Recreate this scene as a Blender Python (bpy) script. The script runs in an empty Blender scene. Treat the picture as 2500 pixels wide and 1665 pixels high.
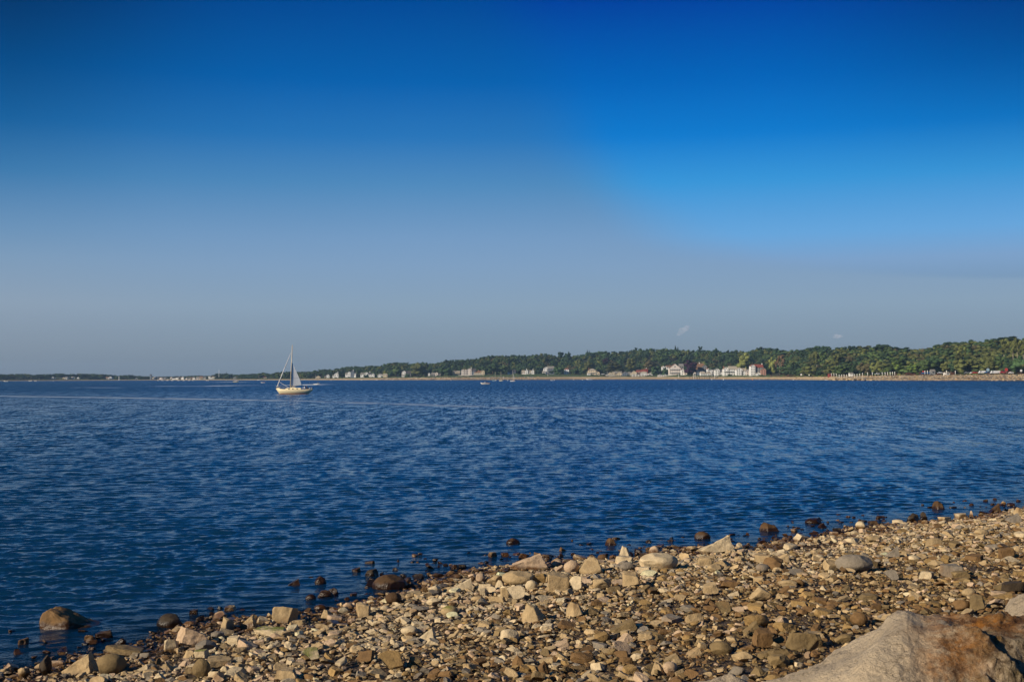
import bpy, bmesh, math, random
import numpy as np
from mathutils import Vector, Matrix, Euler, noise as mnoise

# ============================================================ camera, sky, sun, exposure
scn = bpy.context.scene
COL = scn.collection
R = math.radians
PI = math.pi
HC = 4.0                      # eye height above the water
FPX = 2800.0                  # focal length in photo pixels (photo 2500 x 1665)
ROLL = math.atan(8.0 / 2500.0)
PITCH = math.atan(89.0 / FPX)
cam_d = bpy.data.cameras.new("camera")
cam = bpy.data.objects.new("camera", cam_d)
COL.objects.link(cam)
cam_d.sensor_width = 36.0
cam_d.lens = 36.0 * FPX / 2500.0
cam_d.clip_start = 0.1
cam_d.clip_end = 30000.0
CAMROT = Matrix.Rotation(PI / 2 + PITCH, 3, 'X') @ Matrix.Rotation(-ROLL, 3, 'Z')
cam.matrix_world = Matrix.Translation((0, 0, HC)) @ CAMROT.to_4x4()
scn.camera = cam
EYE = Vector((0, 0, HC))

SUN_DIR = Vector((-0.85, -0.52, 0.44)).normalized()     # towards the sun
SUN_EL = math.asin(SUN_DIR.z)
SUN_AZ = math.atan2(SUN_DIR.x, SUN_DIR.y)
sl = bpy.data.lights.new("sun", 'SUN')
sl.energy = 5.0
sl.angle = R(0.53)
sl.color = (1.0, 0.87, 0.68)
sun = bpy.data.objects.new("sun", sl)
COL.objects.link(sun)
sun.rotation_euler = SUN_DIR.to_track_quat('Z', 'Y').to_euler()

world = bpy.data.worlds.new("World")
scn.world = world
world.use_nodes = True

def srgb(r, g, b):
    f = lambda c: c / 12.92 if c <= 0.04045 else ((c + 0.055) / 1.055) ** 2.4
    return (f(r / 255.0), f(g / 255.0), f(b / 255.0), 1.0)

def build_world():
    nt = world.node_tree
    N, L = nt.nodes, nt.links
    N.clear()
    out = N.new('ShaderNodeOutputWorld')
    bg = N.new('ShaderNodeBackground')
    bg.inputs['Strength'].default_value = 0.1
    sky = N.new('ShaderNodeTexSky')
    sky.sky_type = 'NISHITA'
    sky.sun_disc = False
    sky.sun_elevation = SUN_EL
    sky.sun_rotation = SUN_AZ
    sky.air_density = 1.0
    sky.dust_density = 0.4
    sky.ozone_density = 3.0
    hs = N.new('ShaderNodeHueSaturation')
    hs.inputs['Saturation'].default_value = 1.5
    hs.inputs['Value'].default_value = 0.55
    L.new(sky.outputs[0], hs.inputs['Color'])
    tc = N.new('ShaderNodeTexCoord')
    sep = N.new('ShaderNodeSeparateXYZ')
    L.new(tc.outputs['Generated'], sep.inputs[0])
    # the clear air of that afternoon: pale mauve band at the horizon, deep blue above,
    # cleaner and more saturated towards the right of the view
    stops = [0.000, 0.025, 0.061, 0.097, 0.120, 0.166, 0.205, 0.250, 0.313, 0.42]  # highest stop, above the view, lifted to brighten water reflections and ambient light
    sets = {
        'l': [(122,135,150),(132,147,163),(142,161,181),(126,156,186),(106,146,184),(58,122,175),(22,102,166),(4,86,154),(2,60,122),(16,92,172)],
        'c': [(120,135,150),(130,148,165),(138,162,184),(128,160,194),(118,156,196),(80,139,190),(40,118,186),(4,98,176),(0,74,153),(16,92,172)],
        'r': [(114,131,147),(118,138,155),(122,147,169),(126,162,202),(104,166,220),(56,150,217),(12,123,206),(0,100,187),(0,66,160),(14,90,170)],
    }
    ramps = {}
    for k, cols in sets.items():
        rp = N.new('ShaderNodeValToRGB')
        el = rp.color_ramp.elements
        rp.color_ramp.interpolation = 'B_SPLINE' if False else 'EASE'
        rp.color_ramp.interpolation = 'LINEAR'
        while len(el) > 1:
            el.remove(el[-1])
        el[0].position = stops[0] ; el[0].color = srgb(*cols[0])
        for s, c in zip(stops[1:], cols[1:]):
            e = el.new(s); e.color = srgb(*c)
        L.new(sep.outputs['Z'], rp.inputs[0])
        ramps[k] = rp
    def maprange(src, a, b, c=0.0, d=1.0):
        m = N.new('ShaderNodeMapRange'); m.interpolation_type = 'SMOOTHSTEP'
        m.inputs[1].default_value = a; m.inputs[2].default_value = b
        m.inputs[3].default_value = c; m.inputs[4].default_value = d
        L.new(src, m.inputs[0]); return m.outputs[0]
    at = N.new('ShaderNodeMath'); at.operation = 'ARCTAN2'
    L.new(sep.outputs['X'], at.inputs[0]); L.new(sep.outputs['Y'], at.inputs[1])
    # slow mottling of the air so the bands are not perfectly level
    nz = N.new('ShaderNodeTexNoise'); nz.inputs['Scale'].default_value = 3.0; nz.inputs['Detail'].default_value = 2.0
    L.new(tc.outputs['Generated'], nz.inputs['Vector'])
    ad = N.new('ShaderNodeMath'); ad.operation = 'MULTIPLY_ADD'
    L.new(nz.outputs[0], ad.inputs[0]); ad.inputs[1].default_value = 0.22; L.new(at.outputs[0], ad.inputs[2])
    f1 = maprange(ad.outputs[0], -0.36, 0.02)
    # the clear air reaches further left the higher it is
    gz = N.new('ShaderNodeFloatCurve')
    cv = gz.mapping.curves[0]
    pts = [(0.0, 0.90), (0.066, 0.80), (0.080, 0.50), (0.097, 0.34), (0.114, 0.28), (0.14, 0.24), (0.20, 0.175), (0.30, 0.13), (1.0, 0.13)]
    cv.points[0].location = pts[0]; cv.points[1].location = pts[-1]
    for p in pts[1:-1]: cv.points.new(*p)
    gz.mapping.update()
    L.new(sep.outputs['Z'], gz.inputs['Value'])
    sb = N.new('ShaderNodeMath'); sb.operation = 'SUBTRACT'; L.new(ad.outputs[0], sb.inputs[0]); L.new(gz.outputs[0], sb.inputs[1])
    f2 = maprange(sb.outputs[0], -0.09, 0.04)
    def mix(f, a, b):
        m = N.new('ShaderNodeMix'); m.data_type = 'RGBA'
        if isinstance(f, float): m.inputs[0].default_value = f
        else: L.new(f, m.inputs[0])
        L.new(a, m.inputs[6]); L.new(b, m.inputs[7]); return m.outputs[2]
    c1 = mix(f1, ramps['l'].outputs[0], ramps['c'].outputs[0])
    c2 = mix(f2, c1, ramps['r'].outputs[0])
    # lens vignette put into the sky colour: darker away from the middle, high up
    ab = N.new('ShaderNodeMath'); ab.operation = 'ABSOLUTE'; L.new(at.outputs[0], ab.inputs[0])
    side = maprange(ab.outputs[0], 0.20, 0.46); hi = maprange(sep.outputs['Z'], 0.12, 0.33)
    sm = N.new('ShaderNodeMath'); sm.operation = 'MULTIPLY'; L.new(side, sm.inputs[0]); L.new(hi, sm.inputs[1])
    kk = N.new('ShaderNodeMath'); kk.operation = 'MULTIPLY_ADD'; L.new(sm.outputs[0], kk.inputs[0]); kk.inputs[1].default_value = -4.2; kk.inputs[2].default_value = 10.0
    sc10 = N.new('ShaderNodeVectorMath'); sc10.operation = 'SCALE'; L.new(kk.outputs[0], sc10.inputs['Scale'])
    L.new(c2, sc10.inputs[0])
    fz = maprange(sep.outputs['Z'], 0.34, 0.62)
    fin = mix(fz, sc10.outputs[0], hs.outputs['Color'])
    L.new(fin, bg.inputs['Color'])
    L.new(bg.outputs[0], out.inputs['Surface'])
build_world()

vs = scn.view_settings
vs.view_transform = 'Standard'
vs.look = 'None'
vs.exposure = 0.0
vs.gamma = 1.0
vs.use_curve_mapping = False
scn.cycles.max_bounces = 6
scn.cycles.diffuse_bounces = 2
scn.cycles.glossy_bounces = 3
scn.cycles.transmission_bounces = 4
scn.cycles.transparent_max_bounces = 8
scn.cycles.volume_bounces = 0
scn.cycles.use_denoising = True
scn.cycles.denoiser = 'OPENIMAGEDENOISE'
scn.cycles.denoising_input_passes = 'RGB_ALBEDO_NORMAL'
scn.cycles.denoising_prefilter = 'ACCURATE'
scn.cycles.caustics_reflective = False
scn.cycles.caustics_refractive = False
scn.cycles.sample_clamp_indirect = 6.0

# ============================================================ helpers
rng = np.random.default_rng(7)
random.seed(7)

def ray(px, py):
    v = Vector(((px - 1250.0) / FPX, -(py - 832.5) / FPX, -1.0))
    return (CAMROT @ v).normalized()
def on_z(px, py, z=0.0):
    d = ray(px, py)
    t = (z - HC) / d.z
    return EYE + d * t
def at_y(px, py, y):
    d = ray(px, py)
    return EYE + d * (y / d.y)
def hor(px):
    return 925.5 - 8.0 * px / 2500.0

def tag(o, label=None, cat=None, group=None, kind=None):
    if label: o['label'] = label
    if cat: o['category'] = cat
    if group: o['group'] = group
    if kind: o['kind'] = kind
    return o

def empty(name, loc, rz=0.0):
    o = bpy.data.objects.new(name, None)
    COL.objects.link(o)
    o.location = loc
    o.rotation_euler = (0, 0, rz)
    o.empty_display_size = 0.3
    return o

def raw_mesh(name, V, F, mat=None, smooth=True):
    """V (n,3) array, F (m,k) array of equal sized faces."""
    me = bpy.data.meshes.new(name)
    V = np.asarray(V, dtype=np.float32); F = np.asarray(F, dtype=np.int32)
    k = F.shape[1]
    me.vertices.add(len(V)); me.vertices.foreach_set("co", V.ravel())
    me.loops.add(F.size); me.loops.foreach_set("vertex_index", F.ravel())
    me.polygons.add(len(F))
    me.polygons.foreach_set("loop_start", np.arange(0, F.size, k, dtype=np.int32))
    me.polygons.foreach_set("use_smooth", np.full(len(F), smooth, dtype=bool))
    me.update(calc_edges=True)
    if mat: me.materials.append(mat)
    return me

def link_mesh(name, me, parent=None, loc=None):
    o = bpy.data.objects.new(name, me)
    COL.objects.link(o)
    if parent: o.parent = parent
    if loc is not None: o.location = loc
    return o

class MB:
    """collects boxes, prisms and tubes; build() links them as one mesh object"""
    def __init__(s): s.v = []; s.f = []
    def add(s, vs_, fs_):
        n = len(s.v); s.v += [tuple(p) for p in vs_]; s.f += [tuple(i + n for i in f) for f in fs_]
        return s
    def box(s, x0, x1, y0, y1, z0, z1):
        return s.add([(x0,y0,z0),(x1,y0,z0),(x1,y1,z0),(x0,y1,z0),(x0,y0,z1),(x1,y0,z1),(x1,y1,z1),(x0,y1,z1)],
                     [(0,3,2,1),(4,5,6,7),(0,1,5,4),(1,2,6,5),(2,3,7,6),(3,0,4,7)])
    def tube(s, p0, p1, r0, r1=None, n=8, cap=True):
        r1 = r0 if r1 is None else r1
        p0 = Vector(p0); p1 = Vector(p1); d = (p1 - p0)
        q = d.to_track_quat('Z', 'Y') if d.length > 1e-9 else Euler((0,0,0)).to_quaternion()
        vs_ = []
        for p, r in ((p0, r0), (p1, r1)):
            for i in range(n):
                a = 2 * PI * i / n
                vs_.append(p + q @ Vector((r * math.cos(a), r * math.sin(a), 0)))
        fs_ = [(i, (i + 1) % n, n + (i + 1) % n, n + i) for i in range(n)]
        if cap: fs_ += [tuple(range(n - 1, -1, -1)), tuple(range(n, 2 * n))]
        return s.add(vs_, fs_)
    def path(s, pts, rad, n=6):
        for a, b in zip(pts[:-1], pts[1:]): s.tube(a, b, rad, rad, n)
        return s
    def loft(s, rings, cap=True, closed=True):
        n = len(rings[0]); vs_ = [p for r in rings for p in r]; fs_ = []
        for i in range(len(rings) - 1):
            for j in range(n if closed else n - 1):
                a = i * n + j; b = i * n + (j + 1) % n
                fs_.append((a, b, b + n, a + n))
        if cap:
            fs_.append(tuple(range(n - 1, -1, -1))); fs_.append(tuple(range((len(rings) - 1) * n, len(rings) * n)))
        return s.add(vs_, fs_)
    def prism(s, poly, axis, a, b):
        """extrude a 2-D polygon: axis 'y' -> poly in (x,z); 'x' -> poly in (y,z)"""
        mk = (lambda u, v, t: (u, t, v)) if axis == 'y' else ((lambda u, v, t: (t, u, v)) if axis == 'x' else (lambda u, v, t: (u, v, t)))
        n = len(poly)
        vs_ = [mk(u, v, a) for u, v in poly] + [mk(u, v, b) for u, v in poly]
        fs_ = [(i, (i + 1) % n, n + (i + 1) % n, n + i) for i in range(n)] + [tuple(range(n - 1, -1, -1)), tuple(range(n, 2 * n))]
        return s.add(vs_, fs_)
    def mesh(s, name, mat, smooth=False, fix=True):
        me = bpy.data.meshes.new(name)
        me.from_pydata(s.v, [], s.f)
        if fix:
            bm = bmesh.new(); bm.from_mesh(me); bmesh.ops.recalc_face_normals(bm, faces=bm.faces); bm.to_mesh(me); bm.free()
        if smooth:
            me.polygons.foreach_set("use_smooth", np.full(len(me.polygons), True, dtype=bool))
        me.update()
        me.materials.append(mat)
        return me
    def build(s, name, mat, parent=None, smooth=False, loc=None):
        return link_mesh(name, s.mesh(name, mat, smooth), parent, loc)

# ---- value noise on arrays
_perm = np.random.default_rng(3).random((512, 512))
def vnoise(x, y):
    xi = np.floor(x).astype(np.int64); yi = np.floor(y).astype(np.int64)
    fx = x - xi; fy = y - yi
    fx = fx * fx * (3 - 2 * fx); fy = fy * fy * (3 - 2 * fy)
    g = lambda a, b: _perm[a & 511, b & 511]
    return (g(xi, yi) * (1 - fx) + g(xi + 1, yi) * fx) * (1 - fy) + (g(xi, yi + 1) * (1 - fx) + g(xi + 1, yi + 1) * fx) * fy
def fnoise(x, y, oct=4):
    s = 0.0; a = 1.0; t = 0.0
    for i in range(oct):
        s = s + a * vnoise(x * 2 ** i + 17.3 * i, y * 2 ** i + 5.1 * i); t += a; a *= 0.5
    return s / t

# ============================================================ materials
def new_mat(name):
    m = bpy.data.materials.new(name); m.use_nodes = True
    nt = m.node_tree
    return m, nt, nt.nodes, nt.links, nt.nodes['Principled BSDF']

def basic(name, col, rough=0.6, var=0.12, scale=3.0, bump=0.0, spec=0.4, metallic=0.0, detail=4.0):
    m, nt, N, L, B = new_mat(name)
    tc = N.new('ShaderNodeTexCoord')
    nz = N.new('ShaderNodeTexNoise'); nz.inputs['Scale'].default_value = scale; nz.inputs['Detail'].default_value = detail
    L.new(tc.outputs['Object'], nz.inputs['Vector'])
    mr = N.new('ShaderNodeMapRange'); mr.inputs[1].default_value = 0.3; mr.inputs[2].default_value = 0.7
    mr.inputs[3].default_value = 1 - var; mr.inputs[4].default_value = 1 + var
    L.new(nz.outputs[0], mr.inputs[0])
    vm = N.new('ShaderNodeVectorMath'); vm.operation = 'SCALE'
    vm.inputs[0].default_value = col[:3]
    L.new(mr.outputs[0], vm.inputs['Scale'])
    L.new(vm.outputs[0], B.inputs['Base Color'])
    B.inputs['Roughness'].default_value = rough
    B.inputs['Specular IOR Level'].default_value = spec
    B.inputs['Metallic'].default_value = metallic
    if bump:
        bp = N.new('ShaderNodeBump'); bp.inputs['Strength'].default_value = bump; bp.inputs['Distance'].default_value = 0.05
        L.new(nz.outputs[0], bp.inputs['Height']); L.new(bp.outputs[0], B.inputs['Normal'])
    return m

def stone_mat(name, source):
    """tint from the object's colour ('object') or from a mesh attribute ('attr'); wet and dark near the tide line"""
    m, nt, N, L, B = new_mat(name)
    if source == 'object':
        oi = N.new('ShaderNodeObjectInfo'); col = oi.outputs['Color']; alpha = oi.outputs['Alpha']
    else:
        at = N.new('ShaderNodeAttribute'); at.attribute_name = 'tint'; col = at.outputs['Color']; alpha = None
    geo = N.new('ShaderNodeNewGeometry')
    tc = N.new('ShaderNodeTexCoord')
    pos = geo.outputs['Position']
    def noise(scale, detail=5.0, rough=0.6, vec=None):
        n = N.new('ShaderNodeTexNoise'); n.inputs['Scale'].default_value = scale
        n.inputs['Detail'].default_value = detail; n.inputs['Roughness'].default_value = rough
        L.new(vec or pos, n.inputs['Vector']); return n.outputs[0]
    def math_(op, a, b=None, c=None):
        n = N.new('ShaderNodeMath'); n.operation = op
        for i, v in enumerate((a, b, c)):
            if v is None: continue
            if isinstance(v, (int, float)): n.inputs[i].default_value = v
            else: L.new(v, n.inputs[i])
        return n.outputs[0]
    def mr(src, a, b, c=0.0, d=1.0):
        n = N.new('ShaderNodeMapRange'); n.inputs[1].default_value = a; n.inputs[2].default_value = b
        n.inputs[3].default_value = c; n.inputs[4].default_value = d; L.new(src, n.inputs[0]); return n.outputs[0]
    def mixc(f, a, b):
        n = N.new('ShaderNodeMix'); n.data_type = 'RGBA'
        if isinstance(f, (int, float)): n.inputs[0].default_value = f
        else: L.new(f, n.inputs[0])
        for i, v in ((6, a), (7, b)):
            if isinstance(v, tuple): n.inputs[i].default_value = v
            else: L.new(v, n.inputs[i])
        return n.outputs[2]
    big = noise(5.0, 6.0, 0.65)
    fine = noise(38.0, 5.0, 0.7)
    vm = N.new('ShaderNodeVectorMath'); vm.operation = 'SCALE'; L.new(col, vm.inputs[0])
    L.new(math_('MULTIPLY', mr(big, 0.3, 0.7, 0.74, 1.22), mr(fine, 0.3, 0.7, 0.84, 1.12)), vm.inputs['Scale'])
    c = vm.outputs[0]
    # iron stain in patches
    st = noise(2.3, 3.0, 0.5)
    c = mixc(mr(st, 0.60, 0.74, 0.0, 0.55), c, (0.24, 0.125, 0.045, 1))
    if alpha is not None:      # algae on the upward faces of a few stones (object colour alpha < 1)
        sn = N.new('ShaderNodeSeparateXYZ'); L.new(geo.outputs['Normal'], sn.inputs[0])
        up = mr(sn.outputs['Z'], 0.35, 0.85)
        g = math_('MULTIPLY', math_('SUBTRACT', 1.0, alpha), math_('MULTIPLY', up, mr(noise(6.0), 0.38, 0.55)))
        c = mixc(g, c, (0.15, 0.17, 0.02, 1))
    # tide line
    sp = N.new('ShaderNodeSeparateXYZ'); L.new(pos, sp.inputs[0])
    wl = math_('ADD', sp.outputs['Z'], mr(noise(1.3, 4.0), 0.25, 0.75, -0.16, 0.10))
    wet = mr(wl, 0.03, 0.09, 1.0, 0.0)
    dark = N.new('ShaderNodeMix'); dark.data_type = 'RGBA'; dark.blend_type = 'MULTIPLY'; dark.inputs[0].default_value = 1.0
    L.new(c, dark.inputs[6]); dark.inputs[7].default_value = (0.30, 0.22, 0.14, 1)
    c = mixc(wet, c, dark.outputs[2])
    L.new(c, B.inputs['Base Color'])
    L.new(mr(wet, 0.0, 1.0, 0.82, 0.28), B.inputs['Roughness'])
    B.inputs['Specular IOR Level'].default_value = 0.35
    bp = N.new('ShaderNodeBump'); bp.inputs['Strength'].default_value = 0.55; bp.inputs['Distance'].default_value = 0.03
    L.new(math_('ADD', math_('MULTIPLY', noise(22.0, 6.0, 0.7), 0.8), noise(9.0, 4.0, 0.6)), bp.inputs['Height'])
    L.new(bp.outputs[0], B.inputs['Normal'])
    return m

M_STONE = stone_mat("beach_stone", 'object')
M_SHINGLE = stone_mat("shingle_stone", 'attr')

# ============================================================ the near beach
SA = Vector((on_z(0, 1642).x, on_z(0, 1642).y)); SB = Vector((on_z(2500, 1243).x, on_z(2500, 1243).y))
SDIR = (SB - SA).normalized(); SN = Vector((SDIR.y, -SDIR.x))      # SN points up the beach, towards the eye
_shore_px = [(0,1642),(100,1622),(200,1600),(330,1585),(420,1548),(520,1515),(640,1510),(720,1515),(800,1490),(880,1470),(960,1445),(1060,1415),
             (1130,1400),(1220,1385),(1300,1385),(1400,1368),(1500,1368),(1590,1345),(1690,1335),(1800,1345),(1900,1325),(1990,1310),(2080,1290),(2200,1275),(2350,1268),(2500,1243)]
_su = []; _sv = []
for px, py in _shore_px:
    p = on_z(px, py); q = Vector((p.x, p.y)) - SA
    _su.append(q.dot(SDIR)); _sv.append(q.dot(SN))
_su = np.array(_su); _sv = np.array(_sv); _o = np.argsort(_su); _su = _su[_o]; _sv = _sv[_o]
def beach_w(x, y):
    u = (x - SA.x) * SDIR.x + (y - SA.y) * SDIR.y
    v = (x - SA.x) * SN.x + (y - SA.y) * SN.y
    return v - np.interp(u, _su, _sv), u, v
def beach_z(x, y):
    x = np.asarray(x, dtype=float); y = np.asarray(y, dtype=float)
    w, u, v = beach_w(x, y)
    w = w + 1.0 * (fnoise(x * 0.55 + 40, y * 0.55 + 3, 3) - 0.5)
    z = np.where(w > 0, 0.075 * w, 0.13 * w)
    z = z + 0.10 * (fnoise(x * 0.7, y * 0.7, 4) - 0.5) * np.clip(np.abs(w) * 0.8, 0.15, 1)
    near = np.clip(10.0 - y, 0, None)
    z = z + 0.23 * near * np.clip((w - 2) / 3.0, 0, 1)
    return np.maximum(z, -4.0)
def on_beach(px, py):
    z = 0.0
    for _ in range(25):
        p = on_z(px, py, z)
        z = 0.5 * z + 0.5 * float(beach_z(p.x, p.y))
    p = on_z(px, py, max(z, 0.0)); 
    return Vector((p.x, p.y, z))

def gravel_mat():
    m, nt, N, L, B = new_mat("gravel_bed")
    geo = N.new('ShaderNodeNewGeometry')
    vo = N.new('ShaderNodeTexVoronoi'); vo.inputs['Scale'].default_value = 26.0
    L.new(geo.outputs['Position'], vo.inputs['Vector'])
    nz = N.new('ShaderNodeTexNoise'); nz.inputs['Scale'].default_value = 6.0; nz.inputs['Detail'].default_value = 6.0
    L.new(geo.outputs['Position'], nz.inputs['Vector'])
    rp = N.new('ShaderNodeValToRGB')
    rp.color_ramp.elements[0].position = 0.35; rp.color_ramp.elements[0].color = (0.020, 0.012, 0.006, 1)
    rp.color_ramp.elements[1].position = 0.72; rp.color_ramp.elements[1].color = (0.12, 0.075, 0.035, 1)
    mx = N.new('ShaderNodeMix'); mx.data_type = 'RGBA'; mx.blend_type = 'MIX'; mx.inputs[0].default_value = 0.25
    L.new(nz.outputs[0], rp.inputs[0]); L.new(rp.outputs[0], mx.inputs[6])
    sx = N.new('ShaderNodeSeparateColor'); L.new(vo.outputs['Color'], sx.inputs[0])
    r2 = N.new('ShaderNodeValToRGB'); r2.color_ramp.elements[0].color = (0.03, 0.016, 0.008, 1); r2.color_ramp.elements[1].color = (0.30, 0.20, 0.11, 1)
    L.new(sx.outputs[0], r2.inputs[0]); L.new(r2.outputs[0], mx.inputs[7])
    L.new(mx.outputs[2], B.inputs['Base Color'])
    B.inputs['Roughness'].default_value = 0.75
    bp = N.new('ShaderNodeBump'); bp.inputs['Strength'].default_value = 0.9; bp.inputs['Distance'].default_value = 0.03; bp.invert = True
    L.new(vo.outputs['Distance'], bp.inputs['Height']); L.new(bp.outputs[0], B.inputs['Normal'])
    return m

def build_beach():
    xs = np.arange(-22, 46, 0.16); ys = np.arange(-3, 62, 0.16)
    X, Y = np.meshgrid(xs, ys); Z = beach_z(X, Y) - 0.02
    ny, nx = X.shape
    V = np.stack([X.ravel(), Y.ravel(), Z.ravel()], 1)
    i = np.arange((ny - 1) * (nx - 1)); r = i // (nx - 1); c = i % (nx - 1); a = r * nx + c
    F = np.stack([a, a + 1, a + nx + 1, a + nx], 1)
    o = link_mesh("beach", raw_mesh("beach", V, F, gravel_mat()))
    tag(o, kind='structure')
build_beach()

# ============================================================ the water
SHORE_PX = [-400, 0, 400, 700, 850, 1100, 1400, 1600, 1750, 1900, 2050, 2200, 2500, 3000]
SHORE_D  = [2500, 2500, 2750, 2250, 2080, 1880, 1880, 1790, 1650, 1430, 1150, 1030, 930, 860]
def px_of_t(t): return 1250.0 + t * FPX / 1.0        # t = x / y, near the horizon
def shore_D(px): return np.interp(px, SHORE_PX, SHORE_D)

def build_water():
    ratio = 1.0033
    ds = [7.0]
    while ds[-1] < 3300: ds.append(ds[-1] * ratio)
    ds = np.array(ds)
    tin = np.linspace(-0.54, 0.54, 1250)
    tout = 0.54 * np.exp(np.linspace(0.02, 2.0, 60))
    ts = np.concatenate([-tout[::-1], tin, tout])
    T, D = np.meshgrid(ts, ds)
    X = T * D; Y = D
    ny, nx = X.shape
    # wind waves: a spread of short crested components, steepness kept per octave
    g = np.random.default_rng(21)
    Z = np.zeros_like(X)
    row = D * (ratio - 1)
    gust = 0.55 + 0.9 * fnoise(X * 0.012 + 9, Y * 0.006 + 2, 3)
    gust2 = 0.6 + 0.8 * fnoise(X * 0.25, Y * 0.12, 3)
    bw, _, _ = beach_w(X, Y)
    shoal = np.clip(-bw / 4.0, 0.30, 1.0)
    shoal2 = np.clip(-bw / 55.0, 0.10, 1.0)          # the lee of the beach: longer waves only further out
    for k in range(64):
        lam = 0.19 * (1.075 ** k)
        if lam > 3.4: break
        th = g.normal(PI / 2 + 0.16, 0.30 if lam < .6 else 0.42)
        kk = 2 * PI / lam
        steep = 0.098 if lam < 0.5 else 0.098 * (0.5 / lam) ** 1.15
        amp = steep / kk
        vis = np.clip((lam / row - 2.2) / 2.0, 0, 1)
        ph = g.uniform(0, 6.28)
        arg = kk * (np.cos(th) * X + np.sin(th) * Y) + ph
        arg = arg + 1.2 * np.sin(0.31 * kk * (np.cos(th + 1.3) * X + np.sin(th + 1.3) * Y) + ph * 2)
        w = np.sin(arg)
        w = w + 0.25 * np.cos(2 * arg)
        Z += amp * vis * w * (gust2 * shoal if lam < 0.9 else gust * shoal2)
    V = np.stack([X.ravel(), Y.ravel(), Z.ravel()], 1)
    i = np.arange((ny - 1) * (nx - 1)); r = i // (nx - 1); c = i % (nx - 1); a = r * nx + c
    F = np.stack([a, a + 1, a + nx + 1, a + nx], 1)
    # drop what lies well under the near beach
    keep = ~((bw.ravel()[F].min(1) > 3.0))
    F = F[keep]
    m, nt, N, L, B = new_mat("sea_water")
    me = raw_mesh("water", V, F, m)
    depth = np.clip(-beach_z(X, Y), 0, 4).ravel().astype(np.float32)
    at = me.attributes.new("depth", 'FLOAT', 'POINT'); at.data.foreach_set("value", depth)
    # foam: wakes left on the surface
    foam = np.zeros(X.size, dtype=np.float32)
    def streak(pts, wid, amt, fade=False, brk=0.5):
        P = np.array([(on_z(px, py).x, on_z(px, py).y) for px, py in pts])
        xf = X.ravel(); yf = Y.ravel()
        best = np.full(xf.shape, 1e9); tt = np.zeros(xf.shape)
        n = len(P) - 1
        for j in range(n):
            a_, b_ = P[j], P[j + 1]; d_ = b_ - a_; l2 = (d_ ** 2).sum()
            s = np.clip(((xf - a_[0]) * d_[0] + (yf - a_[1]) * d_[1]) / l2, 0, 1)
            dd = np.hypot(xf - a_[0] - s * d_[0], yf - a_[1] - s * d_[1])
            up = dd < best; best = np.where(up, dd, best); tt = np.where(up, (j + s) / n, tt)
        wv = wid * (0.6 + 0.8 * fnoise(xf * 0.11 + 3, yf * 0.06, 3))
        f = np.clip(1.25 - best / wv, 0, 1) * amt
        f *= np.clip((fnoise(xf * 0.35, yf * 0.11 + 8, 3) - brk + 0.35) * 3.2, 0, 1)
        if fade: f *= np.clip(tt * 1.3, 0.1, 1)
        np.maximum(foam, f.astype(np.float32), out=foam)
    streak([(-300,962),(0,967),(350,972),(700,978)], 4.2, 0.36, brk=0.54)
    streak([(700,978),(956,986),(1274,996),(1593,1001)], 4.0, 0.22, brk=0.57)
    streak([(1500,1000),(1900,1004),(2500,1007)], 3.5, 0.10, brk=0.66)
    streak([(395,943),(470,943)], 9.0, 0.6, brk=0.5)
    streak([(512,943),(560,941),(600,941)], 9.0, 0.6, brk=0.5)
    streak([(200,946),(275,946.5)], 8.0, 0.3)
    streak([(530,932.6),(573,933.0)], 16.0, 1.0, True, 0.2)
    streak([(665,941),(720,940.5),(772,938.4)], 10.0, 1.1, True, 0.2)
    streak([(676,964),(690,964),(740,964)], 1.2, 0.5, brk=0.45)
    af = me.attributes.new("foam", 'FLOAT', 'POINT'); af.data.foreach_set("value", foam)
    # shader
    geo = N.new('ShaderNodeNewGeometry')
    def mapping(sx, sy, rot=0.0):
        mp = N.new('ShaderNodeMapping'); mp.inputs['Scale'].default_value = (sx, sy, 1); mp.inputs['Rotation'].default_value = (0, 0, rot)
        L.new(geo.outputs['Position'], mp.inputs['Vector']); return mp.outputs[0]
    def noise(vec, scale, detail, rough=0.55):
        n = N.new('ShaderNodeTexNoise'); n.inputs['Scale'].default_value = scale
        n.inputs['Detail'].default_value = detail; n.inputs['Roughness'].default_value = rough
        L.new(vec, n.inputs['Vector']); return n.outputs[0]
    n1 = noise(mapping(1.0, 1.7, 0.15), 2.6, 4.0)
    n2 = noise(mapping(1.0, 0.8, 0.1), 1.6, 5.0, 0.6)
    n3 = noise(mapping(0.05, 0.014, 0.1), 1.0, 4.0, 0.6)
    b1 = N.new('ShaderNodeBump'); b1.inputs['Strength'].default_value = 0.32; b1.inputs['Distance'].default_value = 0.10
    L.new(n1, b1.inputs['Height'])
    b2 = N.new('ShaderNodeBump'); b2.inputs['Strength'].default_value = 0.28; b2.inputs['Distance'].default_value = 0.12
    L.new(n2, b2.inputs['Height']); L.new(b1.outputs[0], b2.inputs['Normal'])
    # the open water: groups of wave faces turned towards the shore
    f1 = noise(mapping(3.6, 0.95, 0.06), 1.0, 4.0, 0.65)
    f2 = noise(mapping(0.9, 0.12, 0.05), 1.0, 4.0, 0.65)
    sm = N.new('ShaderNodeMath'); sm.operation = 'ADD'; L.new(f1, sm.inputs[0]); L.new(f2, sm.inputs[1])
    sb = N.new('ShaderNodeMath'); sb.operation = 'SUBTRACT'; L.new(sm.outputs[0], sb.inputs[0]); sb.inputs[1].default_value = 0.97
    sp = N.new('ShaderNodeSeparateXYZ'); L.new(geo.outputs['Position'], sp.inputs[0])
    fd = N.new('ShaderNodeMapRange'); fd.inputs[1].default_value = 14; fd.inputs[2].default_value = 90; fd.inputs[3].default_value = -0.08; fd.inputs[4].default_value = -0.8
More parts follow.
